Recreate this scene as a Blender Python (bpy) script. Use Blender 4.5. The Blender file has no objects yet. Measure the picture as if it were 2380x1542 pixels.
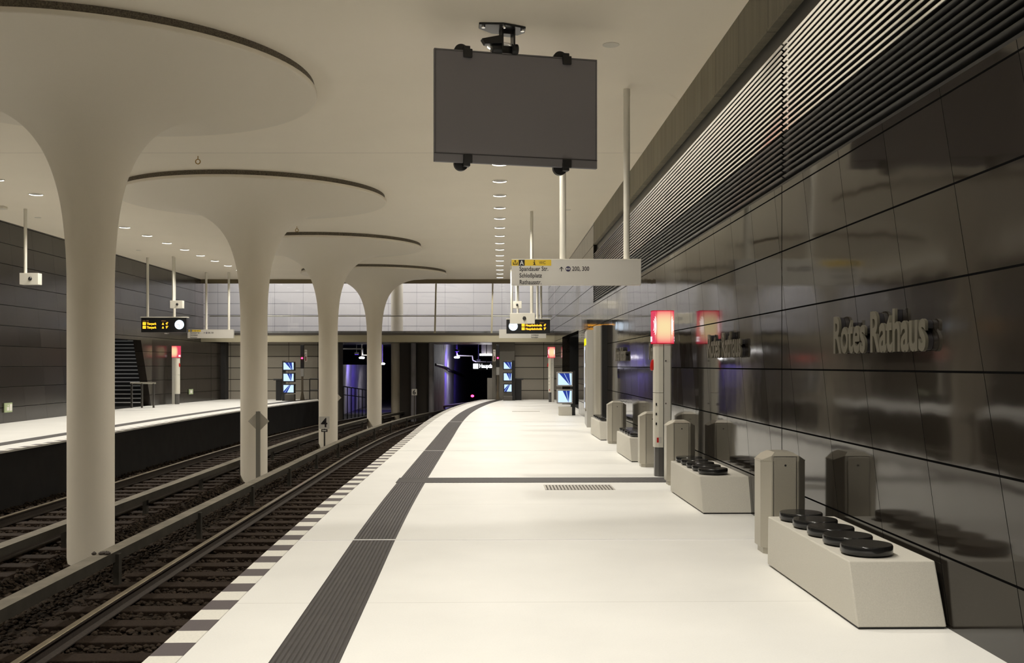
import bpy, math, random
from math import pi, sin, cos, tan, atan2, sqrt, radians
from mathutils import Vector, Matrix

random.seed(7)
sc = bpy.context.scene
COL = sc.collection
# ------------------------------------------------------------------ camera
EYE, F, U0, VH = 1.6, 2400.0, 1190.0, 849.0      # eye height, focal length in px, principal column, horizon row
cam_d = bpy.data.cameras.new('camera'); cam = bpy.data.objects.new('camera', cam_d); COL.objects.link(cam)
cam.location = (0, 0, EYE); cam.rotation_euler = (pi/2, 0, 0)
cam_d.sensor_fit = 'HORIZONTAL'; cam_d.sensor_width = 36; cam_d.lens = F/2380*36
cam_d.shift_y = (VH-771)/2380; cam_d.clip_start = .05; cam_d.clip_end = 400
sc.camera = cam
# ------------------------------------------------------------------ world, exposure
w = bpy.data.worlds.new('world'); sc.world = w; w.use_nodes = True
w.node_tree.nodes['Background'].inputs[0].default_value = (.006, .005, .005, 1)
w.node_tree.nodes['Background'].inputs[1].default_value = 1
sc.view_settings.view_transform = 'Standard'; sc.view_settings.look = 'None'
sc.view_settings.gamma = 1; sc.view_settings.use_curve_mapping = False
sc.view_settings.exposure = 0.02
sc.cycles.use_denoising = True
sc.cycles.max_bounces = 8; sc.cycles.diffuse_bounces = 5; sc.cycles.glossy_bounces = 4
sc.cycles.transparent_max_bounces = 12; sc.cycles.sample_clamp_indirect = 4
SPOT_W = 322.0          # each recessed downlight
LAMP_C = (1.0, .95, .86)
# mezzanine strip lamps (the bright upper floor behind the glazing)
for mx in (-12.5, -8, -3.5, 1):
    ld = bpy.data.lights.new('mezzanine_lamp_light', 'AREA'); ld.shape = 'RECTANGLE'; ld.size = 3.6; ld.size_y = .3
    ld.energy = 110; ld.color = (1, .97, .98)
    lo = bpy.data.objects.new('mezzanine_lamp_light', ld); COL.objects.link(lo); lo.location = (mx, 50.6, 6.93)
    lo.rotation_euler = (radians(25), 0, 0)

# ------------------------------------------------------------------ geometry helpers
def at(u, v, Y):
    return Vector(((u-U0)*Y/F, Y, EYE-(v-VH)*Y/F))

class MB:
    def __init__(s): s.v = []; s.f = []; s.uv = None
    def add(s, vs, fs):
        n = len(s.v); s.v += [tuple(p) for p in vs]; s.f += [tuple(i+n for i in f) for f in fs]; return s
    def quad(s, a, b, c, d): return s.add([a, b, c, d], [(0, 1, 2, 3)])
    def box(s, x0, x1, y0, y1, z0, z1):
        return s.add([(x0,y0,z0),(x1,y0,z0),(x1,y1,z0),(x0,y1,z0),(x0,y0,z1),(x1,y0,z1),(x1,y1,z1),(x0,y1,z1)],
                     [(0,3,2,1),(4,5,6,7),(0,1,5,4),(1,2,6,5),(2,3,7,6),(3,0,4,7)])
    def prism(s, pts, z0, z1, top=None):
        top = top or pts; n = len(pts)
        return s.add([(p[0],p[1],z0) for p in pts]+[(p[0],p[1],z1) for p in top],
                     [tuple(range(n-1,-1,-1)), tuple(range(n,2*n))]+[(i,(i+1)%n,n+(i+1)%n,n+i) for i in range(n)])
    def lathe(s, prof, n=48, cx=0, cy=0, cap=True):
        vs = []; fs = []
        for r, z in prof:
            for k in range(n):
                a = 2*pi*k/n; vs.append((cx+r*cos(a), cy+r*sin(a), z))
        for i in range(len(prof)-1):
            for k in range(n):
                k2 = (k+1) % n; fs.append((i*n+k, i*n+k2, (i+1)*n+k2, (i+1)*n+k))
        if cap:
            fs.append(tuple(range(n-1,-1,-1))); m = (len(prof)-1)*n; fs.append(tuple(m+k for k in range(n)))
        return s.add(vs, fs)
    def tube(s, a, b, r, n=12, r2=None):
        a = Vector(a); b = Vector(b); d = (b-a).normalized(); r2 = r if r2 is None else r2
        h = Vector((0,0,1)) if abs(d.z) < .9 else Vector((1,0,0))
        e1 = d.cross(h).normalized(); e2 = d.cross(e1)
        vs = [a+(e1*cos(2*pi*k/n)+e2*sin(2*pi*k/n))*r for k in range(n)]+[b+(e1*cos(2*pi*k/n)+e2*sin(2*pi*k/n))*r2 for k in range(n)]
        return s.add(vs, [tuple(range(n)), tuple(range(2*n-1,n-1,-1))]+[(k,n+k,n+(k+1)%n,(k+1)%n) for k in range(n)])
    def ribbon(s, sections, closed=True):
        """loft equal-length sections; caps the two ends"""
        n = len(sections[0]); base = len(s.v)
        vs = [p for sec in sections for p in sec]; fs = []
        for i in range(len(sections)-1):
            for k in range(n if closed else n-1):
                k2 = (k+1) % n; fs.append((i*n+k, i*n+k2, (i+1)*n+k2, (i+1)*n+k))
        if closed:
            fs.append(tuple(range(n-1,-1,-1))); m = (len(sections)-1)*n; fs.append(tuple(m+k for k in range(n)))
        return s.add(vs, fs)
    def build(s, name, mat, parent=None, smooth=False, bevel=0, loc=None, rot=None, seg=2):
        me = bpy.data.meshes.new(name); me.from_pydata(s.v, [], s.f); me.update()
        o = bpy.data.objects.new(name, me); COL.objects.link(o)
        if mat: me.materials.append(mat)
        if parent: o.parent = parent
        if loc is not None: o.location = loc
        if rot is not None: o.rotation_euler = rot
        if smooth:
            for p in me.polygons: p.use_smooth = True
            try: me.set_sharp_from_angle(angle=radians(38))
            except Exception: pass
        if bevel:
            m = o.modifiers.new('bevel', 'BEVEL'); m.width = bevel; m.segments = seg; m.limit_method = 'ANGLE'; m.angle_limit = radians(30)
        return o

def tag(o, label, cat, group=None, kind=None):
    o['label'] = label; o['category'] = cat
    if group: o['group'] = group
    if kind: o['kind'] = kind
    return o
def thing(name, label, cat, loc=(0,0,0), rz=0, group=None):
    o = bpy.data.objects.new(name, None); COL.objects.link(o); o.location = loc; o.rotation_euler = (0,0,rz); o.empty_display_size = .1
    return tag(o, label, cat, group)
def struct(o): o['kind'] = 'structure'; return o
def clone(root, loc=None, rz=None, label=None, group=None):
    r = root.copy(); COL.objects.link(r)
    if loc is not None: r.location = loc
    if rz is not None: r.rotation_euler = (0,0,rz)
    if label: r['label'] = label
    if group: r['group'] = group
    for ch in list(root.children):
        c = ch.copy(); COL.objects.link(c); c.parent = r
        for g in list(ch.children):
            d = g.copy(); COL.objects.link(d); d.parent = c
    return r

def text(s, size, mat, name, parent, loc, rot, ext=.001, bold=0.0, sx=1.0, align='LEFT'):
    cu = bpy.data.curves.new('t', 'FONT'); cu.body = s; cu.size = size; cu.extrude = ext; cu.offset = bold; cu.align_x = align
    cu.resolution_u = 3
    t = bpy.data.objects.new('t', cu); COL.objects.link(t)
    dg = bpy.context.evaluated_depsgraph_get(); dg.update()
    me = bpy.data.meshes.new_from_object(t.evaluated_get(dg)); bpy.data.objects.remove(t); bpy.data.curves.remove(cu)
    me.materials.clear(); me.materials.append(mat); me.name = name
    o = bpy.data.objects.new(name, me); COL.objects.link(o); o.parent = parent; o.location = loc; o.rotation_euler = rot; o.scale = (sx, 1, 1)
    return o

# ------------------------------------------------------------------ materials
def nmat(name):
    m = bpy.data.materials.new(name); m.use_nodes = True
    return m, m.node_tree, m.node_tree.nodes['Principled BSDF']
def pm(name, col, rough=.5, metal=0, bump=0, scale=20, vary=0, emit=None, es=0, spec=.5, coat=0):
    m, t, b = nmat(name)
    b.inputs['Base Color'].default_value = (*col, 1); b.inputs['Roughness'].default_value = rough
    b.inputs['Metallic'].default_value = metal; b.inputs['Specular IOR Level'].default_value = spec
    b.inputs['Coat Weight'].default_value = coat; b.inputs['Coat Roughness'].default_value = .08
    if emit: b.inputs['Emission Color'].default_value = (*emit, 1); b.inputs['Emission Strength'].default_value = es
    if bump or vary:
        tc = t.nodes.new('ShaderNodeTexCoord'); nz = t.nodes.new('ShaderNodeTexNoise'); nz.inputs['Scale'].default_value = scale
        nz.inputs['Detail'].default_value = 5; t.links.new(tc.outputs['Object'], nz.inputs['Vector'])
        if vary:
            r = t.nodes.new('ShaderNodeMapRange'); r.inputs[1].default_value = .3; r.inputs[2].default_value = .7
            r.inputs[3].default_value = 1-vary; r.inputs[4].default_value = 1+vary
            t.links.new(nz.outputs[0], r.inputs[0])
            vm = t.nodes.new('ShaderNodeVectorMath'); vm.operation = 'SCALE'; vm.inputs[0].default_value = col
            t.links.new(r.outputs[0], vm.inputs['Scale']); t.links.new(vm.outputs[0], b.inputs['Base Color'])
        if bump:
            bp = t.nodes.new('ShaderNodeBump'); bp.inputs['Strength'].default_value = bump; bp.inputs['Distance'].default_value = .01
            t.links.new(nz.outputs[0], bp.inputs['Height']); t.links.new(bp.outputs[0], b.inputs['Normal'])
    return m
class NT:
    """tiny math-node writer"""
    def __init__(s, t): s.t = t
    def m(s, op, a, b=None, c=None):
        n = s.t.nodes.new('ShaderNodeMath'); n.operation = op
        for i, x in enumerate((a, b, c)):
            if x is None: continue
            if isinstance(x, (int, float)): n.inputs[i].default_value = x
            else: s.t.links.new(x, n.inputs[i])
        return n.outputs[0]
    def line(s, x, pitch, off, width):
        """1 within width of off + k*pitch"""
        a = s.m('SUBTRACT', x, off); f = s.m('FRACT', s.m('ADD', s.m('DIVIDE', a, pitch), 1000.5))
        d = s.m('ABSOLUTE', s.m('SUBTRACT', f, .5))
        return s.m('LESS_THAN', d, width/2/pitch)
    def cell(s, x, pitch, off): return s.m('FLOOR', s.m('DIVIDE', s.m('SUBTRACT', x, off), pitch))
def panel_mat(name, col, rough, row0, rowp, colp, col0, slant, lw=.012, lcol=(.004,.004,.004), vary=.12, exp=None, wave=.02, coat=0, spec=.5, streak=0, vw=.5, bump_s=1.3):
    m, t, b = nmat(name); N = NT(t)
    tc = t.nodes.new('ShaderNodeTexCoord'); sp = t.nodes.new('ShaderNodeSeparateXYZ'); t.links.new(tc.outputs['Object'], sp.inputs[0])
    x, z = sp.outputs[0], sp.outputs[2]
    xs = N.m('SUBTRACT', x, N.m('MULTIPLY', z, slant))
    ln = N.m('MAXIMUM', N.line(z, rowp, row0, lw), N.line(xs, colp, col0, lw*vw))
    if exp: ln = N.m('MAXIMUM', ln, N.line(x, exp[0], exp[1], lw*1.5))
    cb = t.nodes.new('ShaderNodeCombineXYZ'); t.links.new(N.cell(xs, colp, col0), cb.inputs[0]); t.links.new(N.cell(z, rowp, row0), cb.inputs[1])
    wn = t.nodes.new('ShaderNodeTexWhiteNoise'); wn.noise_dimensions = '2D'; t.links.new(cb.outputs[0], wn.inputs['Vector'])
    f = N.m('MULTIPLY_ADD', wn.outputs['Value'], 2*vary, 1-vary)
    nz = t.nodes.new('ShaderNodeTexNoise'); nz.inputs['Scale'].default_value = 60; nz.inputs['Detail'].default_value = 6
    t.links.new(tc.outputs['Object'], nz.inputs['Vector'])
    f = N.m('MULTIPLY', f, N.m('MULTIPLY_ADD', nz.outputs[0], .5, .75))
    if streak:
        mp = t.nodes.new('ShaderNodeMapping'); mp.inputs['Scale'].default_value = (9, 1, .5); t.links.new(tc.outputs['Object'], mp.inputs[0])
        n3 = t.nodes.new('ShaderNodeTexNoise'); n3.inputs['Scale'].default_value = 1; n3.inputs['Detail'].default_value = 4; t.links.new(mp.outputs[0], n3.inputs['Vector'])
        f = N.m('MULTIPLY', f, N.m('MULTIPLY_ADD', n3.outputs[0], 2*streak, 1-streak))
    vm = t.nodes.new('ShaderNodeVectorMath'); vm.operation = 'SCALE'; vm.inputs[0].default_value = col; t.links.new(f, vm.inputs['Scale'])
    mx = t.nodes.new('ShaderNodeMix'); mx.data_type = 'RGBA'; t.links.new(ln, mx.inputs[0]); t.links.new(vm.outputs[0], mx.inputs[6]); mx.inputs[7].default_value = (*lcol, 1)
    t.links.new(mx.outputs[2], b.inputs['Base Color'])
    t.links.new(N.m('ADD', N.m('MULTIPLY', ln, .6), N.m('MULTIPLY_ADD', wn.outputs['Value'], .06, rough-.03)), b.inputs['Roughness'])
    t.links.new(N.m('MULTIPLY_ADD', ln, -spec, spec), b.inputs['Specular IOR Level'])
    n2 = t.nodes.new('ShaderNodeTexNoise'); n2.inputs['Scale'].default_value = bump_s; n2.inputs['Detail'].default_value = 2; t.links.new(tc.outputs['Object'], n2.inputs['Vector'])
    bp = t.nodes.new('ShaderNodeBump'); bp.inputs['Strength'].default_value = 1; bp.inputs['Distance'].default_value = wave
    t.links.new(N.m('SUBTRACT', n2.outputs[0], N.m('MULTIPLY', ln, .3)), bp.inputs['Height']); t.links.new(bp.outputs[0], b.inputs['Normal'])
    return m
def emis(name, col, s):
    m = bpy.data.materials.new(name); m.use_nodes = True; t = m.node_tree; t.nodes.clear()
    e = t.nodes.new('ShaderNodeEmission'); e.inputs[0].default_value = (*col, 1); e.inputs[1].default_value = s
    o = t.nodes.new('ShaderNodeOutputMaterial'); t.links.new(e.outputs[0], o.inputs[0]); return m

M = {}
STONE = (.017, .014, .011)
M['stone_r'] = panel_mat('polished_dark_stone', STONE, .075, .43, .5645, .945, 5.3, .33, lw=.014, exp=(15.3, 9.9), wave=.003)
M['stone_l'] = panel_mat('satin_dark_stone', (.022,.018,.0145), .22, .43, .5645, 1.4, .3, -.2, lw=.014, exp=(19.2, 8.2), wave=.003, vary=.2, vw=.35)
M['lintel'] = panel_mat('streaked_brown_stone', (.19,.168,.118), .55, -9, 100, 1.25, .4, 0, lw=.014, lcol=(.02,.018,.014), vary=.14, wave=.002, streak=.5)
M['white_panel'] = panel_mat('white_wall_panels', (.64,.61,.60), .35, .02, .58, 1.46, .5, 0, lw=.02, lcol=(.16,.16,.17), vary=.02, wave=.001)
M['grey_panel'] = panel_mat('grey_stone_panels', (.28,.255,.215), .5, .41, .537, 1.36, .1, 0, lw=.03, lcol=(.03,.028,.024), vary=.04, wave=.001, vw=.7)
M['ceiling'] = pm('matte_plaster', (.94,.865,.725), .85, vary=.015, scale=.6)
M['capital'] = pm('smooth_painted_concrete', (.84,.77,.64), .6, bump=.05, scale=160, vary=.02)
M['mesh_band'] = pm('dark_perforated_band', (.15,.125,.09), .6, bump=.9, scale=60, vary=.6)
M['black'] = pm('black_metal', (.012,.012,.013), .35)
M['black_plastic'] = pm('black_plastic', (.02,.02,.021), .42, bump=.1, scale=400)
M['void'] = pm('unlit_black', (.004,.004,.004), .9)
M['white_paint'] = pm('white_powder_coat', (.72,.69,.60), .35)
M['white_lit'] = pm('white_sign_face', (.60,.575,.52), .4)
M['steel'] = pm('brushed_steel', (.47,.44,.37), .36, metal=.6, bump=.06, scale=300, vary=.06)
M['steel_dark'] = pm('dark_steel', (.12,.11,.10), .35, metal=.7)
M['concrete'] = pm('pale_cast_concrete', (.55,.525,.46), .6, bump=.12, scale=120, vary=.05)
M['stool'] = pm('black_glossy_seat', (.012,.012,.012), .16, spec=.6, bump=.08, scale=25)
M['plinth'] = pm('dark_plinth', (.02,.019,.018), .6)
M['rail'] = pm('rolled_steel_rail', (.34,.29,.21), .28, metal=.9, vary=.2, scale=6)
M['rail_side'] = pm('rusty_rail_web', (.035,.025,.018), .7, vary=.3, scale=30)
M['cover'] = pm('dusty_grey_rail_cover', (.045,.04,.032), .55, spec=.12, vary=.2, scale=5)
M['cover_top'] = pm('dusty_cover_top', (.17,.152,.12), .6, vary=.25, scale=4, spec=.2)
M['wood'] = pm('oiled_timber_sleeper', (.022,.014,.009), .75, spec=.12, bump=.5, scale=40, vary=.35)
M['ballast'] = pm('brown_ballast', (.02,.014,.009), .9, spec=.12, bump=1, scale=28, vary=.5)
M['stone_chip'] = pm('broken_brown_stone', (.03,.021,.014), .85, spec=.12, vary=.5, scale=9)
M['pit'] = pm('sooty_concrete', (.012,.011,.010), .85, vary=.3, scale=3)
M['tunnel'] = pm('tunnel_concrete', (.26,.25,.27), .7, vary=.25, scale=1.2)
M['red_plastic'] = pm('red_plastic', (.55,.015,.012), .3)
M['yellow'] = pm('yellow_sign_film', (.72,.50,.04), .45)
M['ink'] = pm('black_lettering', (.012,.010,.012), .5)
M['navy'] = pm('dark_blue_disc', (.03,.025,.07), .5)
M['paper'] = pm('white_lettering', (.75,.73,.68), .5)
M['screen_grey'] = pm('grey_matt_screen', (.27,.255,.275), .8, spec=.15)
M['bezel'] = pm('grey_bezel', (.24,.228,.245), .7, spec=.2)
M['amber'] = emis('amber_led', (1,.42,.02), 2.6)
M['amber_dim'] = emis('dim_amber_led', (1,.5,.15), .35)
M['clockface'] = emis('lit_clock_face', (.70,.85,1), 1.9)
M['lamp'] = emis('lit_downlight_lens', (1,.95,.85), 5)
M['redsig'] = emis('red_signal_light', (1,.01,.04), 30)
M['bulb'] = emis('white_tunnel_lamp', (1,.97,.95), 22)
M['white_text'] = emis('lit_white_sign', (.9,.88,1), 5)
M['green_sign'] = pm('pale_green_sign', (.35,.42,.24), .5)
M['letter'] = pm('dull_metal_letter', (.10,.09,.065), .5, metal=.3)
M['mount_led'] = pm('bright_screw', (.8,.8,.8), .2, metal=1)
M['glasslit'] = emis('backlit_glass', (.72,.80,1), 1.5)
M['sign_yellow_lit'] = emis('lit_yellow_sign', (.95,.85,.02), 1.2)

def glass_mat():
    m = bpy.data.materials.new('clear_pane'); m.use_nodes = True; t = m.node_tree; t.nodes.clear()
    o = t.nodes.new('ShaderNodeOutputMaterial'); mx = t.nodes.new('ShaderNodeMixShader'); tr = t.nodes.new('ShaderNodeBsdfTransparent')
    g = t.nodes.new('ShaderNodeBsdfGlossy'); g.inputs['Roughness'].default_value = .03; tr.inputs[0].default_value = (.93,.95,.95,1)
    mx.inputs[0].default_value = .05; t.links.new(tr.outputs[0], mx.inputs[1]); t.links.new(g.outputs[0], mx.inputs[2]); t.links.new(mx.outputs[0], o.inputs[0]); return m
M['glass'] = glass_mat()

def floor_mat():
    m, t, b = nmat('pale_terrazzo_floor'); N = NT(t)
    tc = t.nodes.new('ShaderNodeTexCoord'); sp = t.nodes.new('ShaderNodeSeparateXYZ'); t.links.new(tc.outputs['Object'], sp.inputs[0])
    x, y = sp.outputs[0], sp.outputs[1]
    ys = N.m('SUBTRACT', y, N.m('MULTIPLY', x, .018))
    bright = N.line(ys, 9.8, 9.41, .035)
    faint = N.line(ys, 2.45, 9.41, .008)
    nz = t.nodes.new('ShaderNodeTexNoise'); nz.inputs['Scale'].default_value = .9; nz.inputs['Detail'].default_value = 7; t.links.new(tc.outputs['Object'], nz.inputs['Vector'])
    n2 = t.nodes.new('ShaderNodeTexNoise'); n2.inputs['Scale'].default_value = 90; n2.inputs['Detail'].default_value = 3; t.links.new(tc.outputs['Object'], n2.inputs['Vector'])
    f = N.m('MULTIPLY', N.m('MULTIPLY_ADD', nz.outputs[0], .22, .89), N.m('MULTIPLY_ADD', n2.outputs[0], .10, .95))
    vm = t.nodes.new('ShaderNodeVectorMath'); vm.operation = 'SCALE'; vm.inputs[0].default_value = (.82,.812,.775); t.links.new(f, vm.inputs['Scale'])
    m1 = t.nodes.new('ShaderNodeMix'); m1.data_type = 'RGBA'; t.links.new(N.m('MULTIPLY', faint, .45), m1.inputs[0]); t.links.new(vm.outputs[0], m1.inputs[6]); m1.inputs[7].default_value = (.3,.28,.24,1)
    m2 = t.nodes.new('ShaderNodeMix'); m2.data_type = 'RGBA'; t.links.new(bright, m2.inputs[0]); t.links.new(m1.outputs[2], m2.inputs[6]); m2.inputs[7].default_value = (.85,.84,.82,1)
    t.links.new(m2.outputs[2], b.inputs['Base Color']); b.inputs['Roughness'].default_value = .42
    return m
M['floor'] = floor_mat()
M['joint'] = pm('pale_joint_profile', (.85,.84,.82), .35)
def tactile_mat():
    m, t, b = nmat('grey_ribbed_paving'); N = NT(t)
    uv = t.nodes.new('ShaderNodeUVMap'); sp = t.nodes.new('ShaderNodeSeparateXYZ'); t.links.new(uv.outputs[0], sp.inputs[0])
    rib = N.m('SINE', N.m('MULTIPLY', sp.outputs[0], 2*pi/.0317))
    tile = N.line(sp.outputs[1], .3, 0, .006)
    f = N.m('MULTIPLY', N.m('MULTIPLY_ADD', rib, .08, 1), N.m('MULTIPLY_ADD', tile, -.3, 1))
    nz = t.nodes.new('ShaderNodeTexNoise'); nz.inputs['Scale'].default_value = 8; nz.inputs['Detail'].default_value = 6; t.links.new(uv.outputs[0], nz.inputs['Vector'])
    f = N.m('MULTIPLY', f, N.m('MULTIPLY_ADD', nz.outputs[0], .6, .7))
    vm = t.nodes.new('ShaderNodeVectorMath'); vm.operation = 'SCALE'; vm.inputs[0].default_value = (.050,.045,.043); t.links.new(f, vm.inputs['Scale']); t.links.new(vm.outputs[0], b.inputs['Base Color'])
    bp = t.nodes.new('ShaderNodeBump'); bp.inputs['Distance'].default_value = .003; t.links.new(rib, bp.inputs['Height']); t.links.new(bp.outputs[0], b.inputs['Normal'])
    b.inputs['Roughness'].default_value = .6; return m
M['tactile'] = tactile_mat()
def edging_mat():
    m, t, b = nmat('striped_edging_tiles'); N = NT(t)
    uv = t.nodes.new('ShaderNodeUVMap'); sp = t.nodes.new('ShaderNodeSeparateXYZ'); t.links.new(uv.outputs[0], sp.inputs[0])
    dark = N.line(sp.outputs[1], .538, .28, .269)
    seam = N.m('MAXIMUM', N.line(sp.outputs[1], .269, .1455, .005), N.line(sp.outputs[0], 100, .183, .006))
    nz = t.nodes.new('ShaderNodeTexNoise'); nz.inputs['Scale'].default_value = 60; t.links.new(uv.outputs[0], nz.inputs['Vector'])
    m1 = t.nodes.new('ShaderNodeMix'); m1.data_type = 'RGBA'; t.links.new(dark, m1.inputs[0]); m1.inputs[6].default_value = (.74,.72,.65,1); m1.inputs[7].default_value = (.105,.09,.095,1)
    vm = t.nodes.new('ShaderNodeVectorMath'); vm.operation = 'SCALE'; t.links.new(m1.outputs[2], vm.inputs[0])
    t.links.new(N.m('MULTIPLY', N.m('MULTIPLY_ADD', nz.outputs[0], .3, .85), N.m('MULTIPLY_ADD', seam, -.35, 1)), vm.inputs['Scale'])
    t.links.new(vm.outputs[0], b.inputs['Base Color']); b.inputs['Roughness'].default_value = .5; return m
M['edging'] = edging_mat()

# ------------------------------------------------------------------ the curved edge of the platform
EP = [(-1.55,-9),(-1.74,-2),(-1.86,2),(-1.985,5.5),(-2.06,7.6),(-2.14,9.8),(-2.22,12.9),(-2.30,18),(-2.37,23),(-2.43,27),(-2.45,31),(-2.40,35),(-2.22,39.4),(-1.84,44.4),(-1.20,49),(-.1,55),(2.2,64),(6.0,75)]
def catmull(P, step):
    out = []
    for i in range(len(P)-1):
        p0, p1, p2, p3 = P[max(i-1,0)], P[i], P[i+1], P[min(i+2,len(P)-1)]
        n = max(2, int(sqrt((p2[0]-p1[0])**2+(p2[1]-p1[1])**2)/step))
        for k in range(n):
            t = k/n
            out.append(tuple(.5*((2*p1[j])+(-p0[j]+p2[j])*t+(2*p0[j]-5*p1[j]+4*p2[j]-p3[j])*t*t+(-p0[j]+3*p1[j]-3*p2[j]+p3[j])*t**3) for j in (0,1)))
    out.append(P[-1]); return out
EDGE = catmull(EP, .5)
ARC = [0.0]
for i in range(1, len(EDGE)): ARC.append(ARC[-1]+sqrt((EDGE[i][0]-EDGE[i-1][0])**2+(EDGE[i][1]-EDGE[i-1][1])**2))
def off(i, d):
    """point at distance d to the RIGHT of the edge (negative: over the tracks)"""
    a = EDGE[max(i-1,0)]; b = EDGE[min(i+1,len(EDGE)-1)]; t = Vector((b[0]-a[0], b[1]-a[1])).normalized()
    return Vector((EDGE[i][0]+t.y*d, EDGE[i][1]-t.x*d))
def curve_at(s):
    for i in range(1, len(ARC)):
        if ARC[i] >= s: break
    k = (s-ARC[i-1])/(ARC[i]-ARC[i-1]); a = EDGE[i-1]; b = EDGE[i]
    t = Vector((b[0]-a[0], b[1]-a[1])).normalized()
    return Vector((a[0]+(b[0]-a[0])*k, a[1]+(b[1]-a[1])*k)), t
YMAX = 48.2
IDX = [i for i in range(len(EDGE)) if EDGE[i][1] <= YMAX]
def edge_x(Y, d=0):
    best = min(range(len(EDGE)), key=lambda i: abs(off(i, d).y-Y)); return off(best, d).x
WX0, WK = 2.752, -.0167
def wall_x(Y): return WX0+WK*Y
def lwall_x(Y): return -13.35-.0205*Y

def strip(name, d0, d1, z0, z1, mat, idx=IDX, parent=None, smooth=False):
    """flat-topped strip following the edge, UV = (offset, arc length)"""
    b = MB(); secs = []
    for i in idx:
        p, q = off(i, d0), off(i, d1); secs.append([(p.x,p.y,z0),(q.x,q.y,z0),(q.x,q.y,z1),(p.x,p.y,z1)])
    b.ribbon(secs); o = b.build(name, mat, parent)
    uvl = o.data.uv_layers.new(name='uv'); n = 4
    for lp in o.data.loops:
        k, c = divmod(lp.vertex_index, n); uvl.data[lp.index].uv = (d0 if c in (0,3) else d1, ARC[idx[k]])
    return o

# ------------------------------------------------------------------ setting: platforms, walls, ceiling
BED = -1.12
def slab(name, idx, d, xfar, mat):
    b = MB(); secs = []
    for i in idx:
        p = off(i, d); secs.append([(p.x,p.y,-.035),(xfar(p.y),p.y,-.035),(xfar(p.y),p.y,0),(p.x,p.y,0)])
    b.ribbon(secs); return struct(b.build(name, mat))
slab('floor', IDX, 0, lambda y: wall_x(y)+.3, M['floor'])
slab('floor_far_platform', IDX, -7.1, lambda y: lwall_x(y)-.3, M['floor'])
for d0, d1, nm in ((.03, .3, 'trim_1'), (-7.4, -7.13, 'trim_2')):
    b = MB(); b.ribbon([[(off(i,d0).x,off(i,d0).y,BED),(off(i,d1).x,off(i,d1).y,BED),(off(i,d1).x,off(i,d1).y,-.035),(off(i,d0).x,off(i,d0).y,-.035)] for i in IDX])
    struct(b.build(nm, M['pit']))
struct(strip('trim_3', 0.0, .185, 0, .002, M['edging']))
struct(strip('trim_4', -7.285, -7.1, 0, .002, M['edging']))
tag(strip('tactile_strip', .68, 1.06, 0, .004, M['tactile']), 'dark grey ribbed guidance strip curving along the near platform edge', 'paving strip')
tag(strip('tactile_strip', -8.16, -7.78, 0, .004, M['tactile']), 'thin dark guidance strip on the far platform across the tracks', 'paving strip')
for k, yj in enumerate((9.41, 19.21, 29.01)):
    xa = edge_x(yj, .19); o = MB().box(0, wall_x(yj)-xa-.01, -.017, .017, 0, .0065).build('trim_%d' % (20+k), M['joint'], loc=(xa, yj, 0), rot=(0,0,.018)); struct(o)
# cross band of the guidance paving
b = MB(); yb = 14.30
x0 = edge_x(14.3, .66); x1 = 2.22; N_ = 8
o = MB().box(0, x1-x0, -.3, .3, 0, .004).build('tactile_band', M['tactile'], loc=(x0, yb, .001), rot=(0,0,.018))
uvl = o.data.uv_layers.new(name='uv')
for lp in o.data.loops:
    c = o.data.vertices[lp.vertex_index].co; uvl.data[lp.index].uv = (c.x*.55+c.y*.4, 0.1)
tag(o, 'dark ribbed band crossing the pale floor to the near emergency call pillar', 'paving strip')

# right wall (local x runs along the wall, z up)
WDIR = atan2(1, WK)
def wall_pt(Y): return (wall_x(Y), Y, 0)
wl = sqrt(1+WK*WK)
def wall_box(b, y0, y1, z0, z1, t0=-.3, t1=0):   # local: x along, y to the LEFT (platform side) positive
    b.box(y0*wl, y1*wl, t0, t1, z0, z1)
def wall_obj(b, name, mat, **k): return b.build(name, mat, loc=(WX0, 0, 0), rot=(0,0,WDIR), **k)
b = MB()
wall_box(b, -9, 33.9, -.05, 3.32); wall_box(b, 33.9, 42.1, 2.74, 5.6); wall_box(b, 42.1, 48, -.05, 5.6); wall_box(b, 28.8, 33.9, 3.32, 5.6)
wall_box(b, 48, 56, 3.0, 7.2)
struct(wall_obj(b, 'wall_right', M['stone_r']))
b = MB(); wall_box(b, -9, 28.8, 5.0, 5.62); struct(wall_obj(b, 'trim_5', M['lintel']))
b = MB(); wall_box(b, -9, 28.8, 4.955, 4.985, -.3, .012); struct(wall_obj(b, 'trim_6', M['lintel']))
# niche behind the dark doorway in the right wall
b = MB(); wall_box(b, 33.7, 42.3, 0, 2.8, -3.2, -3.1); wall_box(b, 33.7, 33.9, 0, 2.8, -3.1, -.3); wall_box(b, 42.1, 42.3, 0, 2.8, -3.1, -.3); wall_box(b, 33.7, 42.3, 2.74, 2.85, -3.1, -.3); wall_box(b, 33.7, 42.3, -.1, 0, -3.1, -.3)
struct(wall_obj(b, 'wall_right_niche', M['void']))
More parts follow.
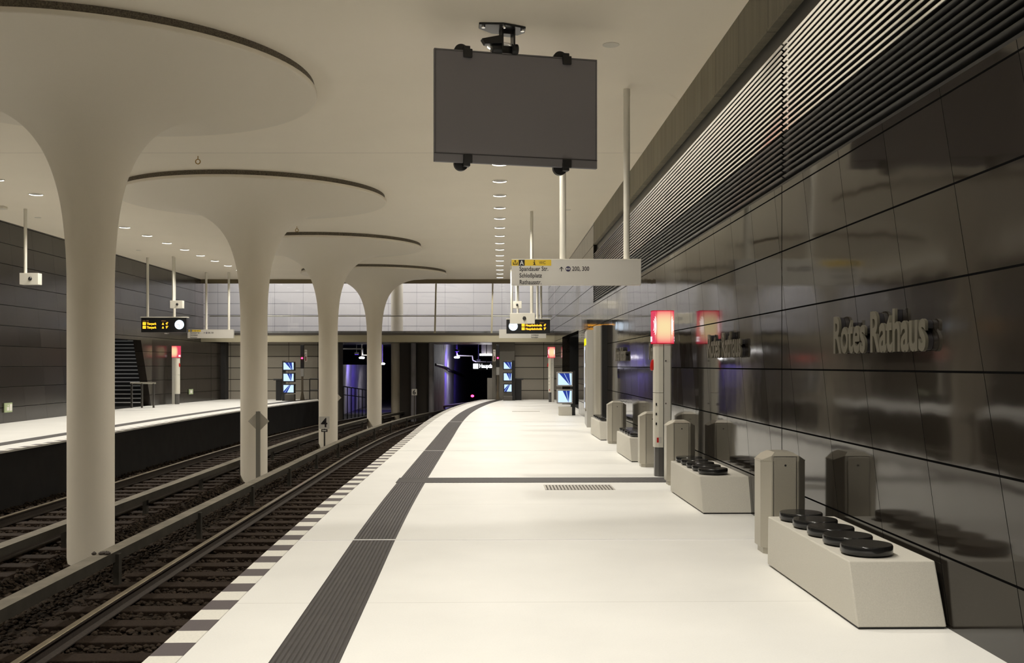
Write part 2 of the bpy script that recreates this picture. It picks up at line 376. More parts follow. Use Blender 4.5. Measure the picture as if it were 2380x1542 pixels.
# louvre
lv = thing('louvre_grille', 'long dark louvre grille of horizontal metal slats above the right stone wall', 'grille', (WX0,0,0), WDIR)
b = MB(); b.box(-9*wl, 28.8*wl, -.3, -.16, 3.32, 5.0); b.build('backing', M['void'], lv)
b = MB(); b.box(-9*wl, 28.8*wl, -.15, -.09, 4.70, 4.99); b.build('top_frame', M['black'], lv)
b = MB(); b.box(-9*wl, 28.8*wl, -.1, -.004, 3.32, 3.345); b.build('bottom_frame', M['black'], lv)
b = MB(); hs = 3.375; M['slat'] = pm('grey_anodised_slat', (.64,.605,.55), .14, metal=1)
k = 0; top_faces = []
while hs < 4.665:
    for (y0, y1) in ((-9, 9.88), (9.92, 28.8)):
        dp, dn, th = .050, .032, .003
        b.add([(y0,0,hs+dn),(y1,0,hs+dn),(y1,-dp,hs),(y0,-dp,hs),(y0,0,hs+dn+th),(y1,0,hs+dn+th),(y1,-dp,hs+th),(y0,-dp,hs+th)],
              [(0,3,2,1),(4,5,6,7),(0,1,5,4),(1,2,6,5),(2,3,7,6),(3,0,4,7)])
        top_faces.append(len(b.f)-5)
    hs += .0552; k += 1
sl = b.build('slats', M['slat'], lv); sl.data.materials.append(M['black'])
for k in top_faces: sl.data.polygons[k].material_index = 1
sl.data.materials.append(pm('darkened_slat', (.05,.048,.045), .3, metal=.8))  # lower rows darkened by colour so they read black
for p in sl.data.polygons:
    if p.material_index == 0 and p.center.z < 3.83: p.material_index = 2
# left wall
LK = -.0205; LDIR = atan2(1, LK); ll = sqrt(1+LK*LK)
def lw_obj(b, name, mat, **k): return b.build(name, mat, loc=(-13.35, 0, 0), rot=(0,0,LDIR), **k)
S0, S1 = 35.4, 40.6            # stair opening
b = MB()
for (y0, y1, z0, z1) in ((-9, S0, -.05, 5.6), (S0, S1, 2.55, 5.6), (40.6, 48, -.05, 5.6)):
    b.box(y0, y1, 0, .3, z0, z1)
# slanted right jamb of the stair opening
b.add([(39.4,0,2.55),(40.6,0,2.55),(40.6,0,0),(39.4,.3,2.55),(40.6,.3,2.55),(40.6,.3,0)], [(0,1,2),(5,4,3),(0,2,5,3),(0,3,4,1),(1,4,5,2)])
struct(lw_obj(b, 'wall_left', M['stone_l']))
b = MB(); xe = 48/cos(0); a1 = -(-13.35+LK*47.7-(-13.42))
b.add([(40.7,-.001,0),(47.72,-.86,0),(47.72,.1,0),(40.7,-.001,2.6),(47.72,-.86,2.6),(47.72,.1,2.6)],[(2,1,0),(3,4,5),(0,1,4,3),(1,2,5,4),(2,0,3,5)])
struct(lw_obj(b, 'wall_left_lower', M['stone_l']))
# stair niche
b = MB(); b.box(-17.8, -17.7, 34, 48, 0, 5); b.box(-17.8, -14.2, 47.8, 48, 0, 2.9); b.box(-17.7, -14.45, 34, 34.1, 0, 5); b.box(-17.8,-14.45,34,47.5,4.9,5); b.box(-17.8,-14.3,34,48,-.1,0)
struct(b.build('wall_left_niche', M['pit']))
M['step'] = pm('dark_stair_stone', (.02,.02,.02), .5); M['nosing'] = pm('pale_step_nosing', (.75,.75,.74), .4)
st = thing('staircase', 'dark staircase with pale step edges climbing inside the left wall opening', 'stairs', (-15.9, 40.3, 0))
for k in range(17):
    MB().box(-1.75, 1.42-k*.012, k*.3, k*.3+.32, 0 if k == 0 else k*.157-.1, k*.157+.155).build('step', M['step'], st)
    MB().box(-1.75, 1.40-k*.012, k*.3-.012, k*.3, k*.157+.118, k*.157+.157).build('nosing', M['nosing'], st.children[-1])
l = bpy.data.lights.new('stair_fill_light','AREA'); l.size = 1.5; l.energy = 40; l.color = (1,.97,.92)  # unseen lamp added to brighten the step nosings
lo = bpy.data.objects.new('stair_fill_light', l); COL.objects.link(lo); lo.location = (-16.1, 39.4, 4.6); lo.rotation_euler = (radians(30),0,0)
# ceiling
HC = 5.55
b = MB(); b.box(-20, 3.2, -9, 47.55, HC, HC+.3); struct(b.build('ceiling', M['ceiling']))
b = MB(); b.box(-15, 3.2, 19.2, 19.206, HC-.001, HC+.01); struct(b.build('trim_7', pm('ceiling_seam', (.35,.32,.26), .8)))
struct(MB().box(-16, 3.5, -9.3, -9, -1.2, 5.9).build('wall_back', M['pit']))

# mushroom columns
prof = [(0.305,BED),(0.305,2.75),(.316,3.1),(.340,3.42),(.375,3.72),(.43,4.0),(.515,4.28),(.625,4.52),(.78,4.74),(.98,4.92),(1.22,5.06),(1.5,5.165),(1.82,5.245),(2.15,5.305),(2.5,5.35),(2.85,5.38),(3.02,5.39)]
def smooth_prof(P, k=4):
    out = []
    for i in range(len(P)-1):
        p0, p1, p2, p3 = P[max(i-1,0)], P[i], P[i+1], P[min(i+2,len(P)-1)]
        for q in range(k):
            t = q/k; out.append(tuple(.5*((2*p1[j])+(-p0[j]+p2[j])*t+(2*p0[j]-5*p1[j]+4*p2[j]-p3[j])*t*t+(-p0[j]+3*p1[j]-3*p2[j]+p3[j])*t**3) for j in (0,1)))
    out.append(P[-1]); return out
colm = None
COLS = [(-5.75,14.1,'nearest white mushroom column with the widest flaring head, far left'),
        (-5.96,23.85,'second white mushroom column, with a grey diamond board standing before it'),
        (-5.98,33.6,'third white mushroom column, behind the number 4 board'),
        (-5.78,43.35,'farthest white mushroom column whose head meets the glazed upper floor')]
for x, y, lab in COLS:
    if colm is None:
        colm = thing('mushroom_column', lab, 'column', (x,y,0), group='white mushroom columns between the tracks')
        pr = [prof[0]]+smooth_prof(prof[1:])
        MB().lathe(pr+[(3.03,5.395),(3.035,5.402),(3.035,5.452),(2.99,5.455)], 96).build('shaft', M['capital'], colm, smooth=True)
        MB().lathe([(3.0,5.44),(3.0,HC+.02)], 96).build('recess_band', M['mesh_band'], colm, smooth=True)
    else: clone(colm, (x,y,0), label=lab)
o = MB().lathe([(.29,BED),(.29,7.2)], 40).build('round_column', M['capital'], loc=(-5.62,50.5,0), smooth=True)
tag(o, 'plain round column rising through the upper floor beyond the mushroom columns', 'column')

# ------------------------------------------------------------------ end of the hall: mezzanine, glazing, tunnel
ZE = 47.55
M['slab_face'] = pm('cream_slab_face', (.42,.38,.27), .5)
struct(MB().box(-19, wall_x(ZE), ZE, 53.2, 2.66, 2.98).build('floor_mezzanine', M['slab_face']))
struct(MB().box(-14.1, wall_x(ZE), ZE-.02, ZE+.1, 2.985, 3.07).build('trim_8', M['steel_dark']))
struct(MB().box(-14.6, wall_x(ZE), ZE-.02, ZE+.12, HC-.19, HC).build('trim_9', pm('bronze_fascia', (.20,.165,.10), .35, metal=.6)))
b = MB(); b.box(0, 23, 0, .2, 0, 4.4); struct(b.build('wall_end_upper', M['white_panel'], loc=(-20, 53.1, 3.0)))
struct(MB().box(-20, 3.2, ZE+.3, 53.3, 7.0, 7.2).build('ceiling_mezzanine', M['ceiling']))
struct(MB().box(-20, 3.2, ZE+.15, ZE+.3, HC, 7.2).build('trim_10', M['ceiling']))
struct(MB().box(-19.9, 3, 53.02, 53.1, 6.02, 6.06).build('trim_11', M['ceiling']))
gz = thing('glazed_screen', 'glass screen with slim posts and a handrail closing off the upper floor', 'glazing', (0, ZE+.06, 0))
for u in (1013, 1145): 
    x = (u-U0)*ZE/F
    MB().add([(x-.09,-.03,3.06),(x-.01,-.03,3.06),(x+.04,-.03,5.37),(x-.03,-.03,5.37),(x-.09,.05,3.06),(x-.01,.05,3.06),(x+.04,.05,5.37),(x-.03,.05,5.37)],[(0,1,2,3),(7,6,5,4),(0,4,5,1),(1,5,6,2),(2,6,7,3),(3,7,4,0)]).build('post', pm('champagne_post', (.42,.38,.27), .4, metal=.3), gz)
b = MB(); b.box(-14.0, wall_x(ZE)-.02, .0, .012, 3.07, 5.36); b.build('pane', M['glass'], gz)
b = MB(); b.tube((-14.0,.2,3.87),(wall_x(ZE)-.1,.2,3.87), .025); b.build('handrail', M['steel'], gz)
o = MB().box(-.03,.03,-.03,.03,0,2.35)
# end walls below
struct(MB().box(0, 4.5, 0, .3, 0, 2.68).build('wall_end_left', M['grey_panel'], loc=(-13.3+.05, 48.25, -.02)))
struct(MB().box(-14.4, -13.26, 47.75, 48.6, -.02, 2.68).build('trim_12', M['pit']))
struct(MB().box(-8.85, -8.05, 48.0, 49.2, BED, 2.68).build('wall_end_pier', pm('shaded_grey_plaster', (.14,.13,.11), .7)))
struct(MB().box(0, 2.2, 0, .3, -.02, 2.68).build('wall_end_right', M['grey_panel'], loc=(0.02, 48.25, 0)))
struct(MB().box(-.93, .12, 48.0, 49.6, BED, 2.68).build('trim_13', pm('grey_pier_plaster', (.16,.148,.125), .7)))
struct(MB().box(-1.15, -.93, 48.0, 48.7, BED, .99).build('trim_14', pm('grey_parapet', (.22,.205,.18), .7)))
# tunnel
struct(MB().box(-22, 8, 48.6, 100, 3.0, 3.2).build('ceiling_tunnel', M['tunnel']))
struct(MB().box(-22, 12, 95, 95.3, -1.3, 3.2).build('wall_tunnel_end', M['pit']))
struct(MB().box(-25, 14, -9, 100, BED-.3, BED-.08).build('floor_trackbed', M['pit']))
for nm, pts in (('wall_tunnel_left', [(770,53),(790,57),(815,62),(850,70),(890,82),(905,94)]), ('wall_tunnel_right', [(1003,50.5),(1018,54),(1040,60),(1062,70),(1080,82),(1090,94)])):
    secs = []
    for u, y in catmull(pts, 2):
        p = at(u, 849, y); hi = 3.0 if nm.endswith('right') else 1.62
        secs.append([(p.x,p.y,BED-.1),(p.x-.25,p.y+.1,BED-.1),(p.x-.25,p.y+.1,hi),(p.x,p.y,hi)])
    struct(MB().ribbon(secs).build(nm, M['tunnel'], smooth=False))
p = at(930, 849, 50); q = at(1001, 849, 50)
struct(MB().box(p.x, q.x-.05, 49.8, 52.0, BED, 3.0).build('wall_tunnel_pier', pm('dark_brown_concrete', (.035,.028,.022), .6)))
o = MB().lathe([(.13,BED),(.13,3.0)], 24).build('round_post', M['tunnel'], loc=at(961,849,49.6)*1, smooth=True)
o.location.z = 0; tag(o, 'slim grey round post at the tunnel mouth beyond the number 6 board', 'post')
o = MB().lathe([(.13,BED),(.13,3.0)], 24).build('round_post', M['tunnel'], loc=(at(1004,849,50).x,49.6,0), smooth=True)
tag(o, 'slim grey round post beside the blue lit tunnel wall', 'post')
def tunnel_lamp(u, v, y, lab, wdt=.34, e=160):
    p = at(u, v, y); t = thing('tunnel_lamp', lab, 'lamp', p)
    MB().lathe([(.02,-.06),(wdt*.5*.7,-.055),(wdt*.5,0),(wdt*.5*.7,.05),(.02,.055)], 20).build('bulb', M['bulb'], t, smooth=True)
    MB().box(-.03,.03,-.03,.03,.05,max(.1,2.99-p.z)).build('bracket', M['steel_dark'], t)
    l = bpy.data.lights.new('tunnel_lamp_light','SPOT'); l.spot_size = radians(150); l.spot_blend = .6; l.energy = e; l.color = (1,.95,.9); l.shadow_soft_size = .15
    lo = bpy.data.objects.new('tunnel_lamp_light', l); COL.objects.link(lo); lo.parent = t; lo.location = (0,0,-.1); lo.rotation_euler = (radians(35),0,0)
tunnel_lamp(785.5, 816, 55, 'white tunnel lamp right of the third mushroom column')
tunnel_lamp(841, 832, 60, 'white tunnel lamp above the blue wall, left of the farthest mushroom column')
tunnel_lamp(889, 846, 66, 'white tunnel lamp seen right of the farthest mushroom column')
tunnel_lamp(930, 829, 56, 'white tunnel lamp right of the plain round column')
tunnel_lamp(1062, 831, 60, 'small white lamp on a bent pipe in the right hand tunnel')
p = at(1131, 825, 60); t = thing('tube_light', 'bright white tube light under the tunnel ceiling on the right', 'lamp', p)
MB().tube((-.4,0,0),(.5,0,0),.055).build('tube', M['bulb'], t); MB().box(-.3,.4,-.04,.04,.05,max(.1,2.99-p.z)).build('bracket', M['steel_dark'], t)
l = bpy.data.lights.new('tube_light_light','POINT'); l.energy = 120; l.shadow_soft_size = .3; lo = bpy.data.objects.new('tube_light_light', l); COL.objects.link(lo); lo.parent = t; lo.location = (0,-.3,-.2)
def blue(u, v, y, e, lab):
    p = at(u, v, y); t = thing('blue_lamp', lab, 'lamp', p)
    MB().box(-.12,.12,-.06,.06,-.06,.06).build('housing', M['black'], t); MB().box(-.1,.1,-.05,.05,-.075,-.062).build('lens', emis('blue_lens', (.12,.05,1), 2), t)
    MB().box(-.02,.02,-.02,.02,.06,max(.1,3.0-p.z)).build('bracket', M['black'], t)
    l = bpy.data.lights.new('blue_lamp_light','SPOT'); l.spot_size = radians(140); l.spot_blend = .8; l.energy = e; l.color = (.10,.03,1); l.shadow_soft_size = .2
    lo = bpy.data.objects.new('blue_lamp_light', l); COL.objects.link(lo); lo.parent = t; lo.location = (.0,.0,-.1); lo.rotation_euler = (radians(50),0,0)
blue(829, 822, 60, 480, 'small blue lamp in the left hand tunnel'); blue(872, 826, 62, 300, 'small blue lamp hidden by the farthest mushroom column')
blue(1062, 815, 58, 900, 'small blue lamp in the right hand tunnel'); blue(1112, 838, 66, 120, 'small blue lamp above the lit white destination sign')
p = at(1100, 858, 56); t = thing('destination_sign', 'lit white destination sign hanging in the tunnel, cut off by the end wall', 'sign', p)
MB().box(-.05,1.6,.02,.1,-.06,.33).build('panel', M['black'], t); MB().box(0,.27,0,.02,.02,.28).build('line_badge', M['white_text'], t)
text('U5', .26, M['navy'], 'lettering', t, (.02,-.004,.06), (pi/2,0,0)); text('Hauptbahnhof', .30, M['white_text'], 'lettering', t, (.32,-.002,.06), (pi/2,0,0), sx=.8, bold=.004)
MB().box(.7,.74,.03,.07,.33,max(.4,2.99-p.z)).build('bracket', M['black'], t)
o = MB().lathe([(.001,-.07),(.07,-.05),(.09,0),(.07,.05),(.001,.07)],16).build('signal_light', M['redsig'], loc=at(1098,921,58), smooth=True); tag(o, 'small red signal light low in the right hand tunnel', 'signal')
def pipe(name, pts, r, mat, lab, cat):
    b = MB()
    for a, c in zip(pts, pts[1:]): b.tube(a, c, r, 8)
    return tag(b.build(name, mat, smooth=True), lab, cat)
pipe('conduit', [at(785,811,54.9), at(843,811.5,57), at(843,825,60), at(880,827,60)], .035, M['white_paint'], 'pale pipe under the left tunnel ceiling', 'pipe')
pipe('conduit', [at(1062,821,59.5), at(1064,827,60), at(1098,828,62), at(1099,838,62), at(1106,841,62), at(1143,842,64)], .035, M['white_paint'], 'pale bent pipe under the right tunnel ceiling', 'pipe')
pipe('cable_run', [at(1012,848,52.4), at(1030,852,56.2), at(1048,860,61), at(1078,874,79)], .07, M['black'], 'black bundle of cables along the blue tunnel wall', 'cable')
t = thing('tunnel_railing', 'black railing before the blue lit wall in the left tunnel', 'railing', (0,0,0))
pa, pb_ = at(788,897,51), at(858,908,58)
b = MB(); b.tube(pa, pb_, .03, 8); b.build('top_rail', M['black'], t)
b = MB(); dz = Vector((0,0,-.42)); b.tube(pa+dz, pb_+dz, .025, 8); b.build('middle_rail', M['black'], t)
for k in range(9):
    q = pa.lerp(pb_, k/8); MB().tube(q, (q.x,q.y,BED-.08), .025, 8).build('post', M['black'], t)

# ------------------------------------------------------------------ track bed
def stripgrid(name, d0, d1, nx, mat, amp, hz):
    b = MB(); secs = []
    rnd = random.Random(3)
    for i in range(len(EDGE)):
        row = []
        for k in range(nx+1):
            p = off(i, d0+(d1-d0)*k/nx); row.append((p.x+rnd.uniform(-.05,.05), p.y+rnd.uniform(-.1,.1), hz+rnd.uniform(-amp,amp)))
        secs.append(row)
    b.ribbon(secs, closed=False); return b.build(name, mat, smooth=True)
o = stripgrid('ballast_bed', .3, -7.4, 44, M['ballast'], .025, BED); tag(o, 'dark brown ballast bed under both tracks', 'ballast', kind='stuff')
# loose stones: one object of stuff
rnd = random.Random(11); b = MB()
ico = [(0,0,1),(.9,0,.3),(.28,.85,.35),(-.72,.52,.3),(-.72,-.52,.4),(.28,-.85,.3),(.72,.52,-.35),(-.28,.85,-.4),(-.9,0,-.35),(-.28,-.85,-.4),(.72,-.52,-.4),(0,0,-1)]
icf = [(0,1,2),(0,2,3),(0,3,4),(0,4,5),(0,5,1),(1,6,2),(2,7,3),(3,8,4),(4,9,5),(5,10,1),(6,7,2),(7,8,3),(8,9,4),(9,10,5),(10,6,1),(11,7,6),(11,8,7),(11,9,8),(11,10,9),(11,6,10)]
for k in range(42000):
    s = ARC[0]+9+6.5+44*rnd.random()**1.6*.9
    p, tt = curve_at(min(s, ARC[-1]-1)); d = -rnd.uniform(-.05, 7.2); x, y = p.x+tt.y*d, p.y-tt.x*d
    r = rnd.uniform(.018,.042); a = rnd.uniform(0,6.3); ca, sa = cos(a), sin(a); fx, fy, fz = r*rnd.uniform(.8,1.5), r*rnd.uniform(.7,1.1), r*rnd.uniform(.5,.9)
    z = BED+.015+rnd.random()*.03
    vs = []
    for vx, vy, vz in ico:
        vx, vy, vz = vx*fx*rnd.uniform(.85,1.15), vy*fy, vz*fz; vs.append((x+vx*ca-vy*sa, y+vx*sa+vy*ca, z+vz))
    b.add(vs, icf)
o = b.build('ballast_stones', M['stone_chip']); tag(o, 'broken brown stones lying between the rails and sleepers', 'stones', kind='stuff')
# rails
RAILTOP = -.90
railprof = [(-.062,-.15),(.062,-.15),(.062,-.138),(.01,-.12),(.009,-.04),(.034,-.03),(.036,-.006),(.028,0),(-.028,0),(-.036,-.006),(-.034,-.03),(-.009,-.04),(-.01,-.12),(-.062,-.138)]
def rail(d, lab):
    b = MB(); b.ribbon([[(off(i,d+px).x, off(i,d+px).y, RAILTOP+pz) for px, pz in railprof] for i in range(len(EDGE))])
    t = b.build('running_rail', M['rail_side'], smooth=False); t.data.materials.append(M['rail'])
    n = len(railprof)
    for p in t.data.polygons:
        zs = [t.data.vertices[v].co.z for v in p.vertices]
        if min(zs) > RAILTOP-.007: p.material_index = 1
    return tag(t, lab, 'rail')
rail(-.645, 'steel running rail tucked beneath the near platform edge'); rail(-2.08, 'steel running rail with a shiny top, nearest visible from the near platform')
rail(-4.67, 'steel running rail just beyond the farther grey rail cover'); rail(-6.1, 'steel running rail below the far platform')
def third(d, side, lab, ph):
    t = thing('power_rail', lab, 'rail', (0,0,0))
    zt = -.65; pr_ = [(-.095,-.125),(-.08,-.125),(-.08,-.02),(.08,-.02),(.08,-.105),(.095,-.105),(.095,0),(-.095,0)]
    if side < 0: pr_ = [(-a, c) for a, c in pr_][::-1]
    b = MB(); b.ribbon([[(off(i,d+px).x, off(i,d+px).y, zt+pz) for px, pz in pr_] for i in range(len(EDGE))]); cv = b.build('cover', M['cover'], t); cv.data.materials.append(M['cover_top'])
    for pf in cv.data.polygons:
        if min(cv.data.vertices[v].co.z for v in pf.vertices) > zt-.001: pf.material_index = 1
    b = MB(); b.ribbon([[(off(i,d+px).x, off(i,d+px).y, zt+pz) for px, pz in [(-.035,-.11),(.035,-.11),(.035,-.03),(-.035,-.03)]] for i in range(len(EDGE))]); b.build('conductor', M['rail_side'], t)
    s = 10+ph
    while s < 57:
        p, tt = curve_at(s); q = Vector((p.x+tt.y*(d-side*.10), p.y-tt.x*(d-side*.10)))
        MB().box(-.035,.035,-.05,.05,BED-.02,zt-.03).build('bracket', M['cover'], t, loc=(q.x,q.y,0), rot=(0,0,atan2(tt.y,tt.x)-pi/2)); s += 3.45
    return t
third(-2.66, -1, 'grey covered power rail between the near track and the columns', 1.2)
third(-4.15, 1, 'grey covered power rail between the columns and the far track', .3)
# sleepers
slp = None; s = 11.0
while s < 58:
    p, tt = curve_at(s)
    for d in (-1.36, -5.38):
        x, y = p.x+tt.y*d, p.y-tt.x*d; rz = atan2(tt.y,tt.x)-pi/2+random.uniform(-.006,.006)
        lab = 'dark timber sleeper under the near track' if d > -3 else 'dark timber sleeper under the far track'
        grp = 'sleepers of the near track' if d > -3 else 'sleepers of the far track'
        if slp is None:
            slp = MB().box(-1.28,1.28,-.13,.13,-.16,0).build('railway_sleeper', M['wood'], bevel=.012); o = slp
        else: o = slp.copy(); COL.objects.link(o)
        o.location = (x, y, -1.052); o.rotation_euler = (0,0,rz); tag(o, lab, 'sleeper', grp)
    s += .62

# ------------------------------------------------------------------ downlights
dl = None
M['trim_ring'] = pm('white_lamp_ring', (.7,.66,.56), .5)
def downlight(x, y, lab, grp):
    global dl
    if dl is None:
        dl = thing('ceiling_downlight', lab, 'ceiling light', (x,y,HC), group=grp)
        MB().lathe([(.146,-.002),(.148,-.016),(.158,-.016),(.170,.0)], 40, cap=False).build('rim', M['trim_ring'], dl, smooth=True)
        MB().lathe([(.1455,-.002),(.1475,-.016)], 40, cap=False).build('lit_rim', M['lamp'], dl, smooth=True)
        MB().lathe([(.1455,-.003),(.001,-.003)], 40, cap=False).build('lens', pm('dull_lamp_lens', (.22,.205,.17), .6), dl)
        l = bpy.data.lights.new('downlight_beam','SPOT'); l.energy = SPOT_W; l.color = LAMP_C; l.spot_size = radians(136); l.spot_blend = .7; l.shadow_soft_size = .11
        lo = bpy.data.objects.new('downlight_beam', l); COL.objects.link(lo); lo.parent = dl; lo.location = (0,0,-.05)
    else: clone(dl, (x,y,HC), label=lab, group=grp)
ORD = ['first','second','third','fourth','fifth','sixth','seventh','eighth','ninth','tenth','eleventh','twelfth','thirteenth','fourteenth','fifteenth','sixteenth']
ys = [1.4-1.875*4+1.872*k for k in range(40)]; ys = [y for y in ys if y < 47.2 and not 10.3 < y < 12.2][::-1]
for k, y in enumerate(ys):
    downlight(-.22-.0115*(y-18), y+.15, ORD[k]+' downlight of the near platform row, counted from the glazed upper floor' if k < 15 else 'recessed downlight over the near platform behind or above the picture', 'downlights above the near platform')
ys = [1.0+1.9*k for k in range(40)]; ys = [y for y in ys if y < 46.8][::-1]
for k, y in enumerate(ys):
    downlight(-10.9-.016*(y-18)*1.0, y+.05, ORD[k]+' downlight of the far platform row, counted from the glazed upper floor' if k < 13 else 'recessed downlight over the far platform beside or behind the picture', 'downlights above the far platform')
sp_ = None
for u, v, lab in ((1420,104,'flat white disc in the ceiling right of the hanging screen'), (88,506,'small flat disc in the ceiling above the far platform camera'), (322,582,'small flat disc in the ceiling above the far departure board'), (1319,488,'tiny flat disc in the ceiling between the sign poles')):
    Y = (HC-EYE)*F/(VH-v); p = at(u, v, Y)
    o = MB().lathe([(.10,-.008),(.105,-.004),(.105,.0)], 24).build('ceiling_disc', M['trim_ring'], loc=(p.x,Y,HC), smooth=True)
    if v != 104: o.scale = (.8,.8,1)
    tag(o, lab, 'ceiling disc')
Y = (HC-EYE)*F/(VH-480); o = MB().box(-.3,.14,-.12,.12,-.07,0).build('ceiling_speaker', M['trim_ring'], loc=(at(0,480,Y).x,Y,HC), bevel=.02); tag(o, 'flat pale housing on the ceiling at the left picture edge', 'speaker')
for u, v, lab in ((460,363,'small brass hook hanging before the second mushroom column'), (690,527,'small brass hook hanging before the third mushroom column')):
    Y = (HC-EYE)*F/(VH-v); p = at(u, v, Y); b = MB(); b.tube((0,0,0),(0,0,-.06),.008,8)
    R_ = .045; pts = [(R_*sin(2*pi*k/10),0,-.06-R_+R_*cos(2*pi*k/10)) for k in range(11)]
    for a, c in zip(pts, pts[1:]): b.tube(a, c, .009, 6)
    tag(b.build('ceiling_hook', pm('brass', (.35,.22,.05), .4, metal=.8), loc=(p.x,Y,HC)), lab, 'hook')

# ------------------------------------------------------------------ benches and stools
def bench(Y0, L, X, lab):
    t = thing('concrete_bench', lab, 'bench', (X, Y0, 0), atan2(WK,1)*-0+radians(.95), group='pale concrete benches along the right wall')
    W_ = .555
    B = [(.012,0),(W_,0),(W_,L),(-.005,L)]; T = [(0,.125),(W_-.02,.125),(W_-.02,L),(0,L)]
    MB().prism(B, .014, .392, T).build('block', M['concrete'], t, bevel=.008)
    MB().prism([(.022,.012),(W_-.01,.012),(W_-.01,L-.03),(.02,L-.03)], 0, .016).build('plinth', M['plinth'], t)
    MB().add([(W_-.01,.06,.03),(W_+.008,.06,.03),(W_+.008,L,.03),(W_-.01,L,.03),(W_-.03,.18,.36),(W_-.008,.18,.36),(W_-.008,L,.36),(W_-.03,L,.36)],
             [(0,3,2,1),(4,5,6,7),(0,1,5,4),(1,2,6,5),(2,3,7,6),(3,0,4,7)]).build('rear_panel', M['concrete'], t)
    return t
def stool(t, x, y):
    MB().lathe([(.001,.39),(.125,.39),(.125,.402),(.158,.404),(.162,.412),(.162,.452),(.157,.460),(.001,.461)], 48).build('seat', M['stool'], t, loc=(x,y,0), smooth=True)
NM = ['nearest', 'second', 'third', 'fourth', 'farthest']
BN = [('nearest pale concrete bench beside the right wall, with five black seats', 6.235, 2.0, 2.075, 'nearest bench'),
      ('second pale concrete bench, between the two nearest steel litter bins', 11.07, 1.95, 2.035, 'second bench'),
      ('third pale concrete bench, beyond the near emergency pillar', 17.0, 1.9, 1.95, 'third bench'),
      ('farthest pale concrete bench before the lit display cabinet', 21.9, 2.0, 1.86, 'farthest bench')]
for lab, Y0, L, X, bn in BN:
    t = bench(Y0, L, X, lab)
    for k in range(5): stool(t, .195, .36+k*.352)

# ------------------------------------------------------------------ litter bins
def octo(hw, hd, c): return [(-hw+c,-hd),(hw-c,-hd),(hw,-hd+c),(hw,hd-c),(hw-c,hd),(-hw+c,hd),(-hw,hd-c),(-hw,-hd+c)]
M['steel_side'] = M['steel']
binm = None
def litter_bin(x, y, lab):
    global binm
    if binm is not None: return clone(binm, (x,y,0), label=lab)
    t = binm = thing('litter_bin', lab, 'bin', (x,y,0), radians(1), group='steel litter bins along the right wall')
    MB().prism(octo(.165,.15,.06), 0, .06).build('foot', M['steel'], t)
    MB().prism(octo(.19,.175,.075), .055, .80).build('body', M['steel'], t, bevel=.006)
    T = [(x_*.55, y_*.75) for x_, y_ in octo(.19,.175,.075)]
    b = MB(); P = octo(.194,.179,.078)
    # canted lid with the flap faces on the two sides
    b.add([(P[0][0],P[0][1],.835),(P[1][0],P[1][1],.835),(P[2][0],P[2][1],.79),(P[3][0],P[3][1],.79),(P[4][0],P[4][1],.835),(P[5][0],P[5][1],.835),(P[6][0],P[6][1],.79),(P[7][0],P[7][1],.79)]+
          [(-.075,-.12,.862),(.075,-.12,.862),(.075,.12,.862),(-.075,.12,.862)],
          [(0,1,9,8),(1,2,9),(2,3,10,9),(3,4,10),(4,5,11,10),(5,6,11),(6,7,8,11),(7,0,8),(8,9,10,11)])
    b.build('lid', M['steel'], t)
    b = MB(); b.add([(P[i][0],P[i][1],.79) for i in range(8)]+[(P[0][0],P[0][1],.835),(P[1][0],P[1][1],.835),(P[4][0],P[4][1],.835),(P[5][0],P[5][1],.835)],
          [(7,0,8),(0,1,9,8),(1,2,9),(3,4,10),(4,5,11,10),(5,6,11),(7,6,5,4,3,2,1,0)]); b.build('collar', M['steel'], t)
    MB().box(-.095,.092,-.181,-.176,.075,.822).build('door', M['steel'], t, bevel=.002)
    b = MB(); b.box(-.1,-.0965,-.179,-.1755,.06,.83); b.box(.0935,.097,-.179,-.1755,.06,.83); b.box(-.1,.097,-.179,-.1755,.825,.83); b.build('door_gap', M['black'], t)
    b = MB(); b.tube((0,-.18,.755),(0,-.1835,.755),.009,12); b.build('lock', M['black'], t)
    return t
litter_bin(2.295, 8.86, 'nearest steel litter bin, reddish glow on its lid, behind the nearest bench')
litter_bin(2.245, 13.85, 'steel litter bin just in front of the near emergency call pillar')
litter_bin(2.19, 16.3, 'steel litter bin half hidden behind the near emergency call pillar')
litter_bin(2.13, 21.1, 'farthest steel litter bin, before the farthest bench')

# ------------------------------------------------------------------ emergency call pillars
def sos_lamp_mat():
    m = bpy.data.materials.new('glowing_red_lamp'); m.use_nodes = True; t = m.node_tree; t.nodes.clear(); N = NT(t)
    tc = t.nodes.new('ShaderNodeTexCoord'); sp = t.nodes.new('ShaderNodeSeparateXYZ'); t.links.new(tc.outputs['Object'], sp.inputs[0])
    r2 = N.m('ADD', N.m('POWER', N.m('ABSOLUTE', N.m('DIVIDE', N.m('SUBTRACT', sp.outputs[0], .015), .155)), 5), N.m('POWER', N.m('ABSOLUTE', N.m('DIVIDE', N.m('SUBTRACT', sp.outputs[2], .235), .26)), 2.4))
    rp = t.nodes.new('ShaderNodeValToRGB'); t.links.new(r2, rp.inputs[0]); e = rp.color_ramp.elements
    e[0].position = 0; e[0].color = (1,.78,.42,1); e[1].position = 1; e[1].color = (.78,.07,.13,1)
    n = e.new(.35); n.color = (1,.50,.33,1); n = e.new(.72); n.color = (.95,.17,.18,1)
    em = t.nodes.new('ShaderNodeEmission'); t.links.new(rp.outputs[0], em.inputs[0]); em.inputs[1].default_value = .95
    o = t.nodes.new('ShaderNodeOutputMaterial'); t.links.new(em.outputs[0], o.inputs[0]); return m
